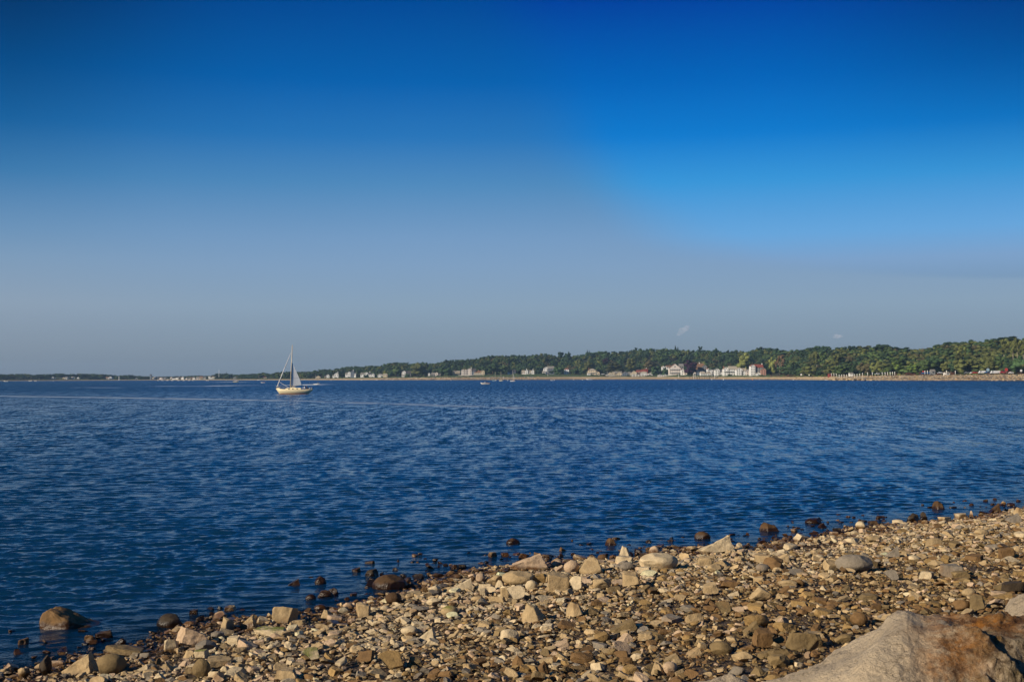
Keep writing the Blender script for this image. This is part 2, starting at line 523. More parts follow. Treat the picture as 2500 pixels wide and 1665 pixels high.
    L.new(sp.outputs['Y'], fd.inputs[0])
    ml = N.new('ShaderNodeMath'); ml.operation = 'MULTIPLY'; L.new(sb.outputs[0], ml.inputs[0]); L.new(fd.outputs[0], ml.inputs[1])
    # far off only the wave faces turned this way are seen
    fm = N.new('ShaderNodeMapRange'); fm.inputs[1].default_value = 25; fm.inputs[2].default_value = 400; fm.inputs[3].default_value = 0.0; fm.inputs[4].default_value = -0.16
    L.new(sp.outputs['Y'], fm.inputs[0])
    m2 = N.new('ShaderNodeMath'); m2.operation = 'ADD'; L.new(ml.outputs[0], m2.inputs[0]); L.new(fm.outputs[0], m2.inputs[1])
    cx = N.new('ShaderNodeCombineXYZ'); L.new(m2.outputs[0], cx.inputs[1])
    va = N.new('ShaderNodeVectorMath'); va.operation = 'ADD'; L.new(b2.outputs[0], va.inputs[0]); L.new(cx.outputs[0], va.inputs[1])
    vn = N.new('ShaderNodeVectorMath'); vn.operation = 'NORMALIZE'; L.new(va.outputs[0], vn.inputs[0])
    L.new(vn.outputs[0], B.inputs['Normal'])
    B.inputs['Base Color'].default_value = (0.003, 0.031, 0.082, 1)
    rr = N.new('ShaderNodeMapRange'); rr.inputs[1].default_value = 0.35; rr.inputs[2].default_value = 0.65
    rr.inputs[3].default_value = 0.03; rr.inputs[4].default_value = 0.12
    L.new(n3, rr.inputs[0]); L.new(rr.outputs[0], B.inputs['Roughness'])
    B.inputs['IOR'].default_value = 1.33
    # shallow water lets the bed through
    ad = N.new('ShaderNodeAttribute'); ad.attribute_name = 'depth'
    ex = N.new('ShaderNodeMath'); ex.operation = 'MULTIPLY'; ex.inputs[1].default_value = -4.5
    L.new(ad.outputs['Fac'], ex.inputs[0])
    e2 = N.new('ShaderNodeMath'); e2.operation = 'EXPONENT'; L.new(ex.outputs[0], e2.inputs[0])
    fr = N.new('ShaderNodeFresnel'); fr.inputs['IOR'].default_value = 1.33; L.new(b2.outputs[0], fr.inputs['Normal'])
    inv = N.new('ShaderNodeMath'); inv.operation = 'SUBTRACT'; inv.inputs[0].default_value = 1.0; L.new(fr.outputs[0], inv.inputs[1])
    tf = N.new('ShaderNodeMath'); tf.operation = 'MULTIPLY'; L.new(e2.outputs[0], tf.inputs[0]); L.new(inv.outputs[0], tf.inputs[1])
    tr = N.new('ShaderNodeBsdfTransparent'); tr.inputs['Color'].default_value = (0.55, 0.62, 0.60, 1)
    mx = N.new('ShaderNodeMixShader'); L.new(tf.outputs[0], mx.inputs[0]); L.new(B.outputs[0], mx.inputs[1]); L.new(tr.outputs[0], mx.inputs[2])
    aw = N.new('ShaderNodeAttribute'); aw.attribute_name = 'foam'
    wd = N.new('ShaderNodeBsdfDiffuse'); wd.inputs['Color'].default_value = (0.75, 0.8, 0.84, 1)
    mf = N.new('ShaderNodeMixShader'); L.new(aw.outputs['Fac'], mf.inputs[0]); L.new(mx.outputs[0], mf.inputs[1]); L.new(wd.outputs[0], mf.inputs[2])
    out = [n for n in N if n.type == 'OUTPUT_MATERIAL'][0]
    L.new(mf.outputs[0], out.inputs['Surface'])
    o = link_mesh("water", me)
    tag(o, kind='structure')
build_water()

# ============================================================ stones
def ico(sub):
    bm = bmesh.new(); bmesh.ops.create_icosphere(bm, subdivisions=sub, radius=1.0)
    V = np.array([v.co[:] for v in bm.verts]); F = np.array([[v.index for v in f.verts] for f in bm.faces], dtype=np.int32)
    bm.free(); return V, F
ICO = {k: ico(k) for k in (1, 2, 3, 4, 5)}

def cut(V, n, d):
    n = np.asarray(n, float); n = n / np.linalg.norm(n)
    s = V @ n; over = np.clip(s - d, 0, None)
    return V - over[:, None] * n
def shape_stone(g, kind='lump', sub=3, rough=0.03):
    """a pebble or rock: a ball cut by planes, then worn; comes back in a unit box"""
    V = ICO[sub][0].copy()
    j = lambda s=0.12: g.normal(0, s, 3)
    if kind == 'block':
        for n, d in (((1,0,.1),.62),((-1,0,0),.62),((0,-1,.15),.60),((0,1,0),.6),((0,0,1),.52),((0,0,-1),.5)): V = cut(V, np.array(n) + j(.16), d * g.uniform(.9, 1.1))
        for _ in range(4): V = cut(V, g.normal(0, 1, 3), g.uniform(.72, .85))
    elif kind == 'pyramid':
        for n, d in (((.85,-.1,.52),.46),((-.9,-.2,.45),.46),((-.1,-.8,.6),.48),((.1,.8,.5),.5),((.25,0,.97),.5),((0,0,-1),.35)): V = cut(V, np.array(n) + j(.10), d * g.uniform(.9, 1.1))
        for _ in range(3): V = cut(V, g.normal(0, 1, 3), g.uniform(.75, .9))
    elif kind == 'peak':
        for n, d in (((.42,-.05,.90),.26),((-.93,-.1,.30),.60),((-.35,-.85,.35),.42),((.45,-.80,.35),.50),((0,.9,.4),.5),((-.55,.1,.83),.52),((0,0,-1),.35)): V = cut(V, np.array(n) + j(.04), d)
        for _ in range(4): V = cut(V, g.normal(0, 1, 3), g.uniform(.72, .85))
    elif kind == 'wedge':      # low on the left, tall on the right
        for n, d in (((-.55,0,.85),.30),((1,0,.25),.62),((0,-1,.35),.48),((0,1,.2),.5),((0,0,-1),.4)): V = cut(V, np.array(n) + j(.08), d)
        for _ in range(4): V = cut(V, g.normal(0, 1, 3), g.uniform(.7, .9))
    elif kind == 'slab':
        for n, d in (((0,0,1),.33),((0,0,-1),.3),((1,0,.3),.7),((-1,.2,.3),.72),((0,-1,.3),.68)): V = cut(V, np.array(n) + j(.14), d)
        for _ in range(6): V = cut(V, g.normal(0, 1, 3) * (1, 1, .4), g.uniform(.68, .85))
    elif kind == 'round':
        for _ in range(6): V = cut(V, g.normal(0, 1, 3), g.uniform(.80, .93))
    elif kind == 'plate':
        for n, d in (((0,-.75,.7),.28),((0,.8,-.5),.3),((1,0,.1),.6),((-.8,0,-.6),.5)): V = cut(V, np.array(n) + j(.08), d)
        for _ in range(4): V = cut(V, g.normal(0, 1, 3), g.uniform(.75, .9))
    else:
        for _ in range(11): V = cut(V, g.normal(0, 1, 3), g.uniform(.55, .85))
    if rough and len(V) > 100:
        off = Vector(g.uniform(-50, 50, 3))
        nn = np.array([mnoise.fractal(Vector(p) * 1.9 + off, 0.9, 2.1, 4) for p in V])
        nrm = V / np.maximum(np.linalg.norm(V, axis=1, keepdims=True), 1e-6)
        V = V + nrm * (nn * rough)[:, None]
    lo = V.min(0); hi = V.max(0)
    return (V - (lo + hi) / 2) / (hi - lo)

PAL = dict(
    tan=(0.44, 0.315, 0.165), pale=(0.58, 0.455, 0.28), pink=(0.52, 0.37, 0.235), grey=(0.24, 0.20, 0.15), brown=(0.19, 0.108, 0.042),
    dark=(0.055, 0.038, 0.022), ochre=(0.33, 0.21, 0.08), olive=(0.21, 0.145, 0.065), wetbrown=(0.085, 0.045, 0.018))

ROCKS = []     # (x, y, radius) taken ground
def place_rock(px0, px1, pyt, pyb, kind, colour, label, algae=0.0, seed=None, yaw=None, sub=None, depth=0.75, group=None, y_at=None, name='rock', sink=0.14, cat='rock', tilt=0.0):
    g = np.random.default_rng(seed if seed is not None else int(px0 * 7 + pyb))
    pxc = (px0 + px1) / 2
    G = on_beach(pxc, pyb)
    W = (px1 - px0) * G.y / FPX * 1.04
    Dp = W * depth
    grz = HC / math.hypot(G.x, G.y)
    Hh = max(0.22 * W, (pyb - pyt) * G.y / FPX - grz * Dp * 0.55)
    V = shape_stone(g, kind, sub or (5 if (px1 - px0) > 70 else 4), (0.11 if px1 - px0 > 70 else 0.08) if kind != 'round' else 0.04)
    yw = g.normal(0, 0.15) if yaw is None else yaw
    V = V * np.array([W, Dp, Hh * (1 + sink)])
    c, s = math.cos(yw), math.sin(yw)
    ct, st_ = math.cos(tilt), math.sin(tilt)
    V = V @ np.array([[ct, 0, st_], [0, 1, 0], [-st_, 0, ct]])
    V = V @ np.array([[c, s, 0], [-s, c, 0], [0, 0, 1]])
    o = link_mesh(name, raw_mesh(name, V, ICO[sub or (5 if (px1 - px0) > 70 else 4)][1], M_STONE))
    cy = G.y + Dp * 0.45
    cx = G.x * (cy / G.y) 
    gz = float(beach_z(cx, cy))
    # base on the ground; top where the photo has it
    bot = min(G.z, gz)
    top = at_y(pxc, pyt, cy + 0.1 * Dp).z
    z0 = bot - sink * Hh * 0.5
    if G.z < 0.02: z0 = -0.75 * max(top, 0.06)          # stands in water: its widest part at the surface
    hh = V[:, 2].max() - V[:, 2].min()
    sc = max(0.15 * W, top - z0) / hh
    o.scale = (1, 1, sc)
    o.location = (cx, cy, z0 + (0 - V[:, 2].min()) * sc)
    o.color = (*PAL[colour], 1.0 - algae)
    tag(o, label, cat, group)
    ROCKS.append((cx, cy, W * 0.5, Dp * 0.5))
    return o

A = place_rock
A(94,246,1480,1541,'peak','brown','largest brown angular boulder standing in the water at far left',seed=4,depth=.8,sink=.3)
A(384,448,1497,1532,'round','dark','dark smooth rounded rock in the water left of the slanted block',sink=.3)
A(479,498,1502,1515,'lump','wetbrown','small dark brown stone in the water above the slanted block',sink=.3)
A(233,276,1540,1559,'slab','wetbrown','low dark slab breaking the water right of the largest brown boulder',sink=.3)
A(209,233,1553,1571,'lump','brown','small brown stone in the water just below the largest brown boulder')
A(281,308,1556,1573,'lump','wetbrown','wet brown stone awash above the long flat slab')
A(432,508,1526,1580,'block','pink','long slanted block leaning up out of the water with black shaded end',seed=12,yaw=.25,tilt=-.42,depth=.6)
A(402,434,1557,1592,'block','pale','squarish pale stone standing left of the long slanted block')
A(252,357,1572,1602,'slab','olive','long flat olive slab lying at the water edge left of the pale squarish stone',depth=.55,tilt=-.12)
A(157,234,1590,1647,'wedge','tan','angular tan rock with dark right side at the lower left waterline',seed=5)
A(238,306,1594,1646,'round','olive','smooth olive rounded boulder under the long flat slab')
A(94,124,1598,1648,'lump','dark','tall wet dark rock in the bottom left corner of the water')
A(44,72,1628,1655,'lump','tan','tan stone near the bottom left corner beside black pebbles')
A(693,735,1410,1430,'wedge','wetbrown','weed covered rock in the water, left one of an offshore pair')
A(769,796,1406,1426,'round','wetbrown','round weed covered rock in the water, right one of an offshore pair')
A(746,772,1449,1464,'round','wetbrown','small round wet brown rock left of the double weedy hump')
A(774,816,1439,1458,'lump','wetbrown','left hump of the double weedy rock offshore')
A(801,827,1434,1451,'lump','wetbrown','right hump of the double weedy rock offshore')
A(767,798,1474,1488,'round','brown','smooth oval brown stone half under water')
A(533,574,1505,1542,'pyramid','tan','small pointed pyramid rock at the water edge',seed=3,sink=.3)
A(585,626,1497,1534,'wedge','tan','jagged two faced rock with black right side beside the small pyramid rock',seed=9,sink=.3)
A(669,724,1477,1522,'block','tan','crumbly topped block of rock standing at the water edge',seed=8,sink=.3)
A(713,745,1511,1528,'slab','tan','flat tan stone against the crumbly topped block')
A(781,818,1487,1514,'pyramid','tan','upright tan stone leaning in the shallows',seed=15)
A(799,839,1499,1519,'slab','pink','slanting pinkish slab right below the upright leaning stone',tilt=-.25)
A(621,708,1531,1556,'slab','pale','long pale slab topped with bright green algae',algae=.95,depth=.5,seed=2)
A(869,904,1470,1508,'block','tan','blocky tan rock at the water edge above a small pale stone')
A(929,950,1477,1495,'round','pale','small pale round stone right of the blocky tan rock')
A(739,779,1580,1614,'plate','pale','pale oval stone blotched with green algae on the brown gravel',algae=1.0,yaw=.3)
A(469,514,1606,1655,'round','olive','tall rounded olive stone near the bottom left of the shingle',seed=6)
A(672,730,1630,1667,'block','tan','cracked blocky stone at the bottom edge',seed=11)
A(474,508,1583,1612,'block','pale','pale block with a green algae top',algae=.9)
A(511,548,1540,1562,'lump','grey','grey stone at the water edge right of the slanted block')
A(557,586,1551,1574,'block','pale','pale cube shaped stone below the small pyramid rock')
A(892,924,1389,1408,'lump','dark','small dark rock in the water above the brown humped boulder')
A(909,994,1401,1440,'round','wetbrown','wet brown humped boulder in the water, widest of the offshore rocks',seed=3,sink=.3)
A(992,1029,1423,1434,'slab','wetbrown','thin brown slab awash right of the brown humped boulder')
A(941,980,1445,1476,'round','wetbrown','shiny dark red brown rock in the water below the brown humped boulder')
A(986,1016,1445,1458,'lump','dark','low dark glistening rock between the shore and the dark red brown rock')
A(1044,1076,1427,1450,'lump','pale','stone with a pale top and wet dark base at the water edge')
A(1099,1157,1410,1444,'wedge','pale','angular pale slab pointing up to the left at the waterline',seed=21,yaw=.2)
A(1099,1130,1400,1416,'round','wetbrown','dark rounded rock behind the angular pale slab')
A(1162,1185,1398,1420,'round','pink','pink speckled egg shaped stone at the waterline')
A(1144,1163,1404,1420,'lump','wetbrown','dark red stone left of the pink egg shaped stone')
A(1168,1201,1423,1444,'block','pale','pale flat topped stone below the pink egg shaped stone')
A(1207,1236,1415,1436,'pyramid','pale','pale angular stone left of the stained rounded boulder')
A(1236,1269,1313,1328,'round','wetbrown','wet brown rock alone offshore above the long half wet wedge')
A(1243,1339,1350,1390,'wedge','pink','long wedge of rock in the shallows, wet brown on its left half',seed=31,depth=.5)
A(1226,1303,1393,1432,'round','tan','big rounded boulder with a dark stain across its top',seed=14)
A(1299,1332,1399,1424,'block','ochre','yellowish rock with a black hollow beside the stained rounded boulder')
A(1283,1312,1415,1442,'round','pale','pale rounded stone in front of the yellowish rock')
A(1335,1389,1395,1443,'block','tan','tall ribbed block of rock left of the shoreline tent shaped rock',seed=41)
A(1238,1281,1430,1469,'plate','pale','upright pale slab standing in front of the stained rounded boulder',seed=4)
A(1222,1242,1432,1462,'block','tan','narrow upright stone against the upright pale slab')
A(1268,1333,1472,1520,'pyramid','tan','big craggy tan boulder in the middle of the shingle',seed=51)
A(1221,1266,1534,1569,'round','pale','rounded pale boulder sitting below the craggy tan boulder',seed=52)
A(923,984,1589,1637,'plate','ochre','flat triangular yellow tan rock near the bottom',seed=53)
A(1021,1064,1530,1565,'wedge','pale','pale stone with a steep shaded right side in the left shingle',seed=54)
A(1042,1080,1457,1480,'lump','pale','pale pitted stone near the left waterline')
A(1077,1118,1477,1505,'round','tan','rounded stone with green algae on its rim',algae=.8)
A(1477,1512,1312,1331,'pyramid','wetbrown','dark angular rock alone offshore above the tent shaped rocks',sink=.3)
A(1506,1548,1332,1365,'pyramid','pale','pale pointed rock perched at the waterline left of the big white oval boulder',seed=61)
A(1503,1546,1356,1378,'slab','pale','pale flat stone under the pale pointed rock')
A(1459,1484,1352,1370,'round','wetbrown','brown round rock in the water left of the pale pointed rock')
A(1584,1611,1332,1352,'round','pink','two toned round rock in the water behind the big white oval boulder')
A(1562,1655,1349,1394,'round','pale','big smooth whitish oval boulder on the shoreline',seed=62,depth=.7)
A(1408,1475,1357,1402,'pyramid','tan','large tent shaped rock at the waterline',seed=63,depth=.9)
A(1377,1414,1366,1400,'round','pink','rounded pinkish rock leaning on the tent shaped rock')
A(1389,1422,1406,1442,'plate','pale','thin upright slab in front of the tent shaped rock',seed=64)
A(1520,1564,1395,1434,'block','tan','blocky tan rock left below the big white oval boulder',seed=65)
A(1561,1588,1382,1404,'block','pale','square pale stone touching the front of the big white oval boulder')
A(1448,1493,1411,1441,'lump','tan','lumpy tan rock between the thin slab and the blocky tan rock')
A(1384,1426,1468,1507,'pyramid','tan','small pyramid of rock in the central shingle',seed=66)
A(1490,1558,1506,1545,'wedge','olive','ridged olive brown rock with a black hollow on its right',seed=67)
A(1493,1542,1565,1602,'plate','pink','long tilted oval stone lower middle',seed=68,tilt=-.35)
A(1555,1592,1541,1565,'block','tan','square cut tan stone right below the ridged olive rock')
A(1450,1488,1541,1568,'lump','ochre','pitted yellowish stone left below the ridged olive rock')
A(1587,1622,1614,1648,'pyramid','tan','stubby three sided stone near the bottom middle',seed=69)
A(1619,1654,1614,1646,'round','pink','smooth pinkish oval stone beside the stubby three sided stone')
A(1250,1283,1598,1628,'pyramid','brown','rounded brown shield shaped stone at lower middle',seed=70)
A(1313,1342,1612,1650,'lump','brown','brown stone with a steep dark right face near the bottom',seed=71)
A(1696,1734,1296,1316,'round','wetbrown','wet dark round rock in the water left of the big triangular rock')
A(1708,1794,1305,1352,'wedge','pale','big pale triangular rock standing at the waterline',seed=81,depth=.5)
A(1796,1814,1324,1342,'round','pale','small stone with a white top right of the big triangular rock')
A(1858,1904,1274,1298,'pyramid','wetbrown','dark pointed rock at the outer water edge in the right part',seed=82)
A(1966,2005,1264,1278,'round','wetbrown','low brown rock in the water further right than the dark pointed rock')
A(2042,2130,1352,1399,'round','grey','large grey boulder with a brown stained top among the right shingle',seed=83)
A(2013,2048,1366,1397,'block','tan','tan boulder touching the left of the large grey boulder')
A(1702,1738,1357,1384,'block','tan','squared olive tan stone below the big triangular rock')
A(1727,1761,1376,1398,'lump','tan','rounded stone with yellow tint below the squared stone')
A(1842,1882,1352,1376,'block','tan','brown tan block by the wet gravel hollow')
A(1888,1930,1350,1375,'wedge','tan','sloping tan stone right of the wet gravel hollow',seed=84)
A(1861,1912,1358,1392,'lump','brown','heaped brown crumbly rock behind a smooth brown stone',seed=85)
A(1880,1914,1371,1394,'round','brown','smooth brown stone in front of the crumbly heap')
A(1846,1879,1376,1397,'round','grey','smooth grey stone left of the smooth brown stone')
A(1829,1882,1432,1467,'lump','tan','cracked tan rock in the middle of the right shingle',seed=86)
A(1840,1888,1533,1581,'block','brown','dark brown block of rock lying lower right of the middle',seed=87)
A(1814,1858,1515,1547,'wedge','olive','olive brown wedge above the dark brown block',seed=88)
A(1716,1757,1421,1452,'block','tan','pale tan block in the shingle below the big triangular rock',seed=89)
A(1747,1786,1468,1499,'plate','olive','leaning olive tan stone in the right shingle',seed=90)
A(1918,2007,1538,1588,'slab','olive','long dark olive slab just left of the foreground boulder',seed=91,depth=.6)
A(2076,2117,1493,1530,'round','brown','rounded brown stone above the foreground boulder',seed=92)
A(2278,2313,1222,1244,'pyramid','wetbrown','dark red brown rock alone in the water at upper right',seed=93,sink=.3)
A(2408,2444,1227,1252,'wedge','wetbrown','dark red rock touching the waterline at far right',seed=94)
A(2213,2244,1252,1274,'lump','dark','dark brown rock at the waterline, left of a dark pair')
A(2246,2266,1249,1268,'lump','dark','dark brown rock at the waterline, right of a dark pair')
A(2331,2362,1252,1268,'block','pale','pale oblong stone at the far right waterline')
A(2366,2378,1246,1262,'pyramid','pink','small pointed pink stone right of the pale oblong stone')
A(2455,2494,1252,1278,'wedge','grey','grey flat faced rock at far right top of the shingle',seed=95)
A(2476,2500,1238,1258,'pyramid','tan','pointed tan rock at the right edge by the water')
A(2295,2347,1376,1412,'block','grey','dark grey speckled boulder alone in the right shingle',seed=96)
A(2161,2197,1331,1362,'wedge','grey','grey two faced stone in the upper right shingle',seed=97)
A(2159,2193,1391,1419,'plate','grey','flat grey triangular stone left of the dark grey speckled boulder',seed=98)
A(2438,2474,1336,1368,'block','brown','brown boulder near the right edge of the shingle',seed=99)
A(2379,2413,1290,1310,'round','tan','rounded tan stone among flat ones at upper right')
A(2348,2382,1434,1458,'round','tan','rounded tan stone right of centre above the rust stained boulder')
A(2444,2500,1416,1449,'slab','dark','dark slab with black shadow near the right edge',seed=100)
A(2326,2367,1461,1492,'lump','brown','dark brown rock just above the rust stained boulder',seed=101)
A(2368,2405,1452,1492,'block','olive','olive brown rock beside the dark brown rock above the rust stained boulder')

# ---- further stones large enough to tell apart, then the shingle
LAND = [(Vector(o.location), o['label']) for o in COL.objects if o.name.startswith('rock')]
def in_view(x, y, z=0.3, m=0.06):
    t = x / y
    return abs(t) < 0.4465 + m
SHORT = {'tan': 'tan', 'pale': 'pale buff', 'pink': 'pinkish', 'grey': 'grey', 'brown': 'brown', 'ochre': 'yellowish', 'olive': 'olive brown'}
SHP = {'lump': 'angular', 'block': 'blocky', 'slab': 'flat', 'round': 'rounded', 'wedge': 'wedge shaped', 'plate': 'tilted'}
def pick_colour(g, x, y):
    w = float(beach_w(x, y)[0])
    br = min(1.0, max(0.0, (w - 2.5) / 5.5 + 0.02 * x))
    names = ['tan', 'pale', 'pink', 'grey', 'brown', 'ochre', 'olive']
    p = np.array([.34, .28, .18, .10, .06, .02, .02]) * (1 - br) + np.array([.20, .02, .06, .06, .32, .16, .18]) * br
    return str(g.choice(names, p=p / p.sum()))
NEAR_NAMES = [
    (on_beach(170, 1600), 'near the largest brown boulder'), (on_beach(470, 1575), 'near the long slanted block'),
    (on_beach(665, 1550), 'near the slab topped with green algae'), (on_beach(760, 1600), 'near the oval stone blotched with algae'),
    (on_beach(1080, 1490), 'near the stone with an algae rim'), (on_beach(950, 1620), 'near the flat triangular yellow tan rock'),
    (on_beach(1260, 1425), 'near the stained rounded boulder'), (on_beach(1300, 1510), 'near the big craggy tan boulder'),
    (on_beach(1440, 1400), 'near the tent shaped rock'), (on_beach(1610, 1390), 'near the big whitish oval boulder'),
    (on_beach(1520, 1540), 'near the ridged olive brown rock'), (on_beach(1750, 1350), 'near the big pale triangular rock'),
    (on_beach(1860, 1570), 'near the dark brown block'), (on_beach(1890, 1385), 'near the heaped brown crumbly rock'),
    (on_beach(2085, 1395), 'near the large grey boulder'), (on_beach(2320, 1405), 'near the dark grey speckled boulder'),
    (on_beach(2345, 1262), 'near the far right waterline'), (on_beach(2100, 1515), 'above the rust stained foreground boulder'),
    (on_beach(2455, 1362), 'near the right edge of the shingle'), (on_beach(1600, 1640), 'at the bottom middle of the shingle'),
    (on_beach(1300, 1620), 'around the shield shaped stone at the bottom'), (on_beach(700, 1655), 'at the bottom edge left of the middle'),
    (on_beach(1850, 1450), 'around the cracked tan rock')]
def near_name(x, y):
    return min(NEAR_NAMES, key=lambda q: (q[0].x - x) ** 2 + (q[0].y - y) ** 2 * 0.5)[1]

cell = {}
def free(x, y, r, k=0.85):
    ci, cj = int(math.floor(x)), int(math.floor(y))
    for a in (-1, 0, 1):
        for b in (-1, 0, 1):
            for (u, v, q) in cell.get((ci + a, cj + b), ()):
                if (u - x) ** 2 + (v - y) ** 2 < (k * (r + q)) ** 2: return False
    return True
def occupy(x, y, r): cell.setdefault((int(math.floor(x)), int(math.floor(y))), []).append((x, y, r))
for (x, y, rx, ry) in ROCKS: occupy(x, y, (rx + ry) * 0.46)

def more_stones():
    g = np.random.default_rng(101)
    n = 0; want = 170; tries = 0
    while n < want and tries < 40000:
        tries += 1
        y = g.uniform(11.5, 38); x = g.uniform(-0.46, 0.46) * y
        w = float(beach_w(x, y)[0])
        if w < -0.9 or not in_view(x, y, m=0.0): continue
        if w < 0.15 and g.random() > 0.55: continue
        z = float(beach_z(x, y))
        py = 832.5 + FPX * math.tan(math.atan2(HC - z, y) - 0 + PITCH) 
        if py > 1690: continue
        size = g.uniform(0.17, 0.31) if w > 0 else g.uniform(0.14, 0.30)
        size *= 0.8 + 0.015 * y
        r = size * 0.45
        if not free(x, y, r, 0.9): continue
        occupy(x, y, r)
        kind = str(g.choice(['lump', 'block', 'slab', 'round', 'wedge', 'plate'], p=[.32, .22, .18, .06, .12, .10]))
        col = pick_colour(g, x, y) if w > -0.15 else 'wetbrown'
        V = shape_stone(g, kind, 4, 0.06) * np.array([size, size * g.uniform(.6, .85), size * g.uniform(.34, .62)])
        yw = g.normal(0, .6); c, s = math.cos(yw), math.sin(yw); V = V @ np.array([[c, s, 0], [-s, c, 0], [0, 0, 1]])
        o = link_mesh('rock', raw_mesh('rock', V, ICO[4][1], M_STONE, smooth=kind == 'round'))
        o.rotation_euler = (g.normal(0, .12), g.normal(0, .12), 0)
        h = V[:, 2].max()
        o.location = (x, y, z + h * 0.62)
        k = g.normal(1, .10)
        o.color = (*[min(.62, ch * k) for ch in PAL[col]], 1.0)
        if w > -0.15: lab = '%s %s stone on the shingle %s' % (SHORT[col], SHP[kind], near_name(x, y))
        else: lab = 'wet brown %s stone in the shallows %s' % (SHP[kind], near_name(x, y))
        tag(o, lab, 'stone', 'stones on the beach')
        o.name = 'stone'; n += 1
more_stones()

def shingle():
    g = np.random.default_rng(55)
    kinds = ['lump', 'wedge', 'block', 'slab', 'slab', 'pyramid', 'plate', 'lump']
    protos = {s: [shape_stone(g, kinds[i % 8], s, 0.09 if s == 3 else 0.0) for i in range(32)] for s in (2, 3)}
    VS = []; FS = []; CS = []; base = 0
    def batch(n, smin, smax, sub, k, wmin, power=1.0):
        nonlocal base
        got = 0
        yy = g.uniform(10.3, 40, n * 6) ; xx = g.uniform(-0.52, 0.52, n * 6) * yy
        keepp = g.random(n * 6) < (yy / 40.0)      # even over the ground
        xx = xx[keepp]; yy = yy[keepp]
        ww = beach_w(xx, yy)[0]
        m = (ww > wmin) & (ww < 17); xx = xx[m]; yy = yy[m]; ww = ww[m]
        patch = fnoise(xx * 0.8 + 31, yy * 0.8, 3)
        zz = beach_z(xx, yy)
        F0 = ICO[sub][1]; nv = len(ICO[sub][0])
        for x, y, w, z, pt in zip(xx, yy, ww, zz, patch):
            if got >= n: break
            size = smin + (smax - smin) * g.random() ** (1.6 * power)
            if pt < 0.36 and size > 0.07 and g.random() < 0.75: continue      # gravel hollows
            if w < 0.0 and g.random() < 0.45: continue
            r = size * 0.42
            if k > 0:
                if not free(x, y, r, k): continue
                occupy(x, y, r)
            P = protos[sub][g.integers(0, 32)]
            a = P * np.array([size, size * g.uniform(.5, .85), size * g.uniform(.25, .55)])
            yw = g.normal(0.2, .7); c, s = math.cos(yw), math.sin(yw)
            tx = g.normal(0, .22); ty = g.normal(-0.05, .22)
            if g.random() < 0.5: a[:, 0] *= -1; fl = True
            else: fl = False
            a = a @ np.array([[math.cos(ty), 0, math.sin(ty)], [0, 1, 0], [-math.sin(ty), 0, math.cos(ty)]])
            a = a @ np.array([[1, 0, 0], [0, math.cos(tx), math.sin(tx)], [0, -math.sin(tx), math.cos(tx)]])
            a = a @ np.array([[c, s, 0], [-s, c, 0], [0, 0, 1]])
            a += (x, y, z + a[:, 2].max() * g.uniform(0.45, 0.95))
            VS.append(a.astype(np.float32)); FS.append((F0[:, ::-1] if fl else F0) + base); base += nv
            col = np.array(PAL[pick_colour(g, x, y)]) * g.normal(1, .13)
            if size < 0.06: col = col * 0.6
            CS.append(np.repeat(np.array([[*np.clip(col, .02, .66), 1.0]], dtype=np.float32), nv, 0))
            got += 1
        return got
    def shallows(n, smin, smax):
        nonlocal base
        got = 0
        while got < n:
            y = g.uniform(12, 40); x = g.uniform(-.50, .50) * y; w = float(beach_w(x, y)[0])
            if not (-2.6 < w < 0.3) or g.random() > math.exp(w * 1.1) * 1.2: continue
            if fnoise(np.array(x * .5 + 3), np.array(y * .5), 3) < .47: continue
            size = smin + (smax - smin) * g.random() ** 1.8; r = size * .45
            if not free(x, y, r, .8): continue
            occupy(x, y, r)
            a = protos[3][g.integers(0, 32)] * np.array([size, size * g.uniform(.6, .9), size * g.uniform(.45, .75)])
            yw = g.uniform(0, 6.28); c, s = math.cos(yw), math.sin(yw); a = a @ np.array([[c, s, 0], [-s, c, 0], [0, 0, 1]])
            a += (x, y, g.uniform(-.25, .25) * size)
            VS.append(a.astype(np.float32)); FS.append(ICO[3][1] + base); base += len(a)
            col = np.array(PAL[str(g.choice(['wetbrown', 'dark', 'brown', 'tan'], p=[.4, .25, .25, .1]))]) * g.uniform(.8, 1.3)
            CS.append(np.repeat(np.array([[*np.clip(col, .01, .62), 1.0]], dtype=np.float32), len(a), 0)); got += 1
    shallows(430, 0.08, 0.27)
    a = batch(3600, 0.11, 0.22, 3, 0.80, -0.3)
    b = batch(13000, 0.065, 0.135, 3, 0.72, -0.35)
    c = batch(24000, 0.04, 0.085, 2, 0.66, -0.6)
    d = batch(20000, 0.018, 0.045, 2, 0.0, -0.4)
    print('shingle', a, b, c, d, base)
    me = raw_mesh('shingle', np.concatenate(VS), np.concatenate(FS), M_SHINGLE, smooth=False)
    at = me.attributes.new('tint', 'FLOAT_COLOR', 'POINT'); at.data.foreach_set('color', np.concatenate(CS).ravel())
    o = link_mesh('shingle', me)
    tag(o, 'small tan and brown stones and pebbles covering the near beach', 'shingle', kind='stuff')
shingle()

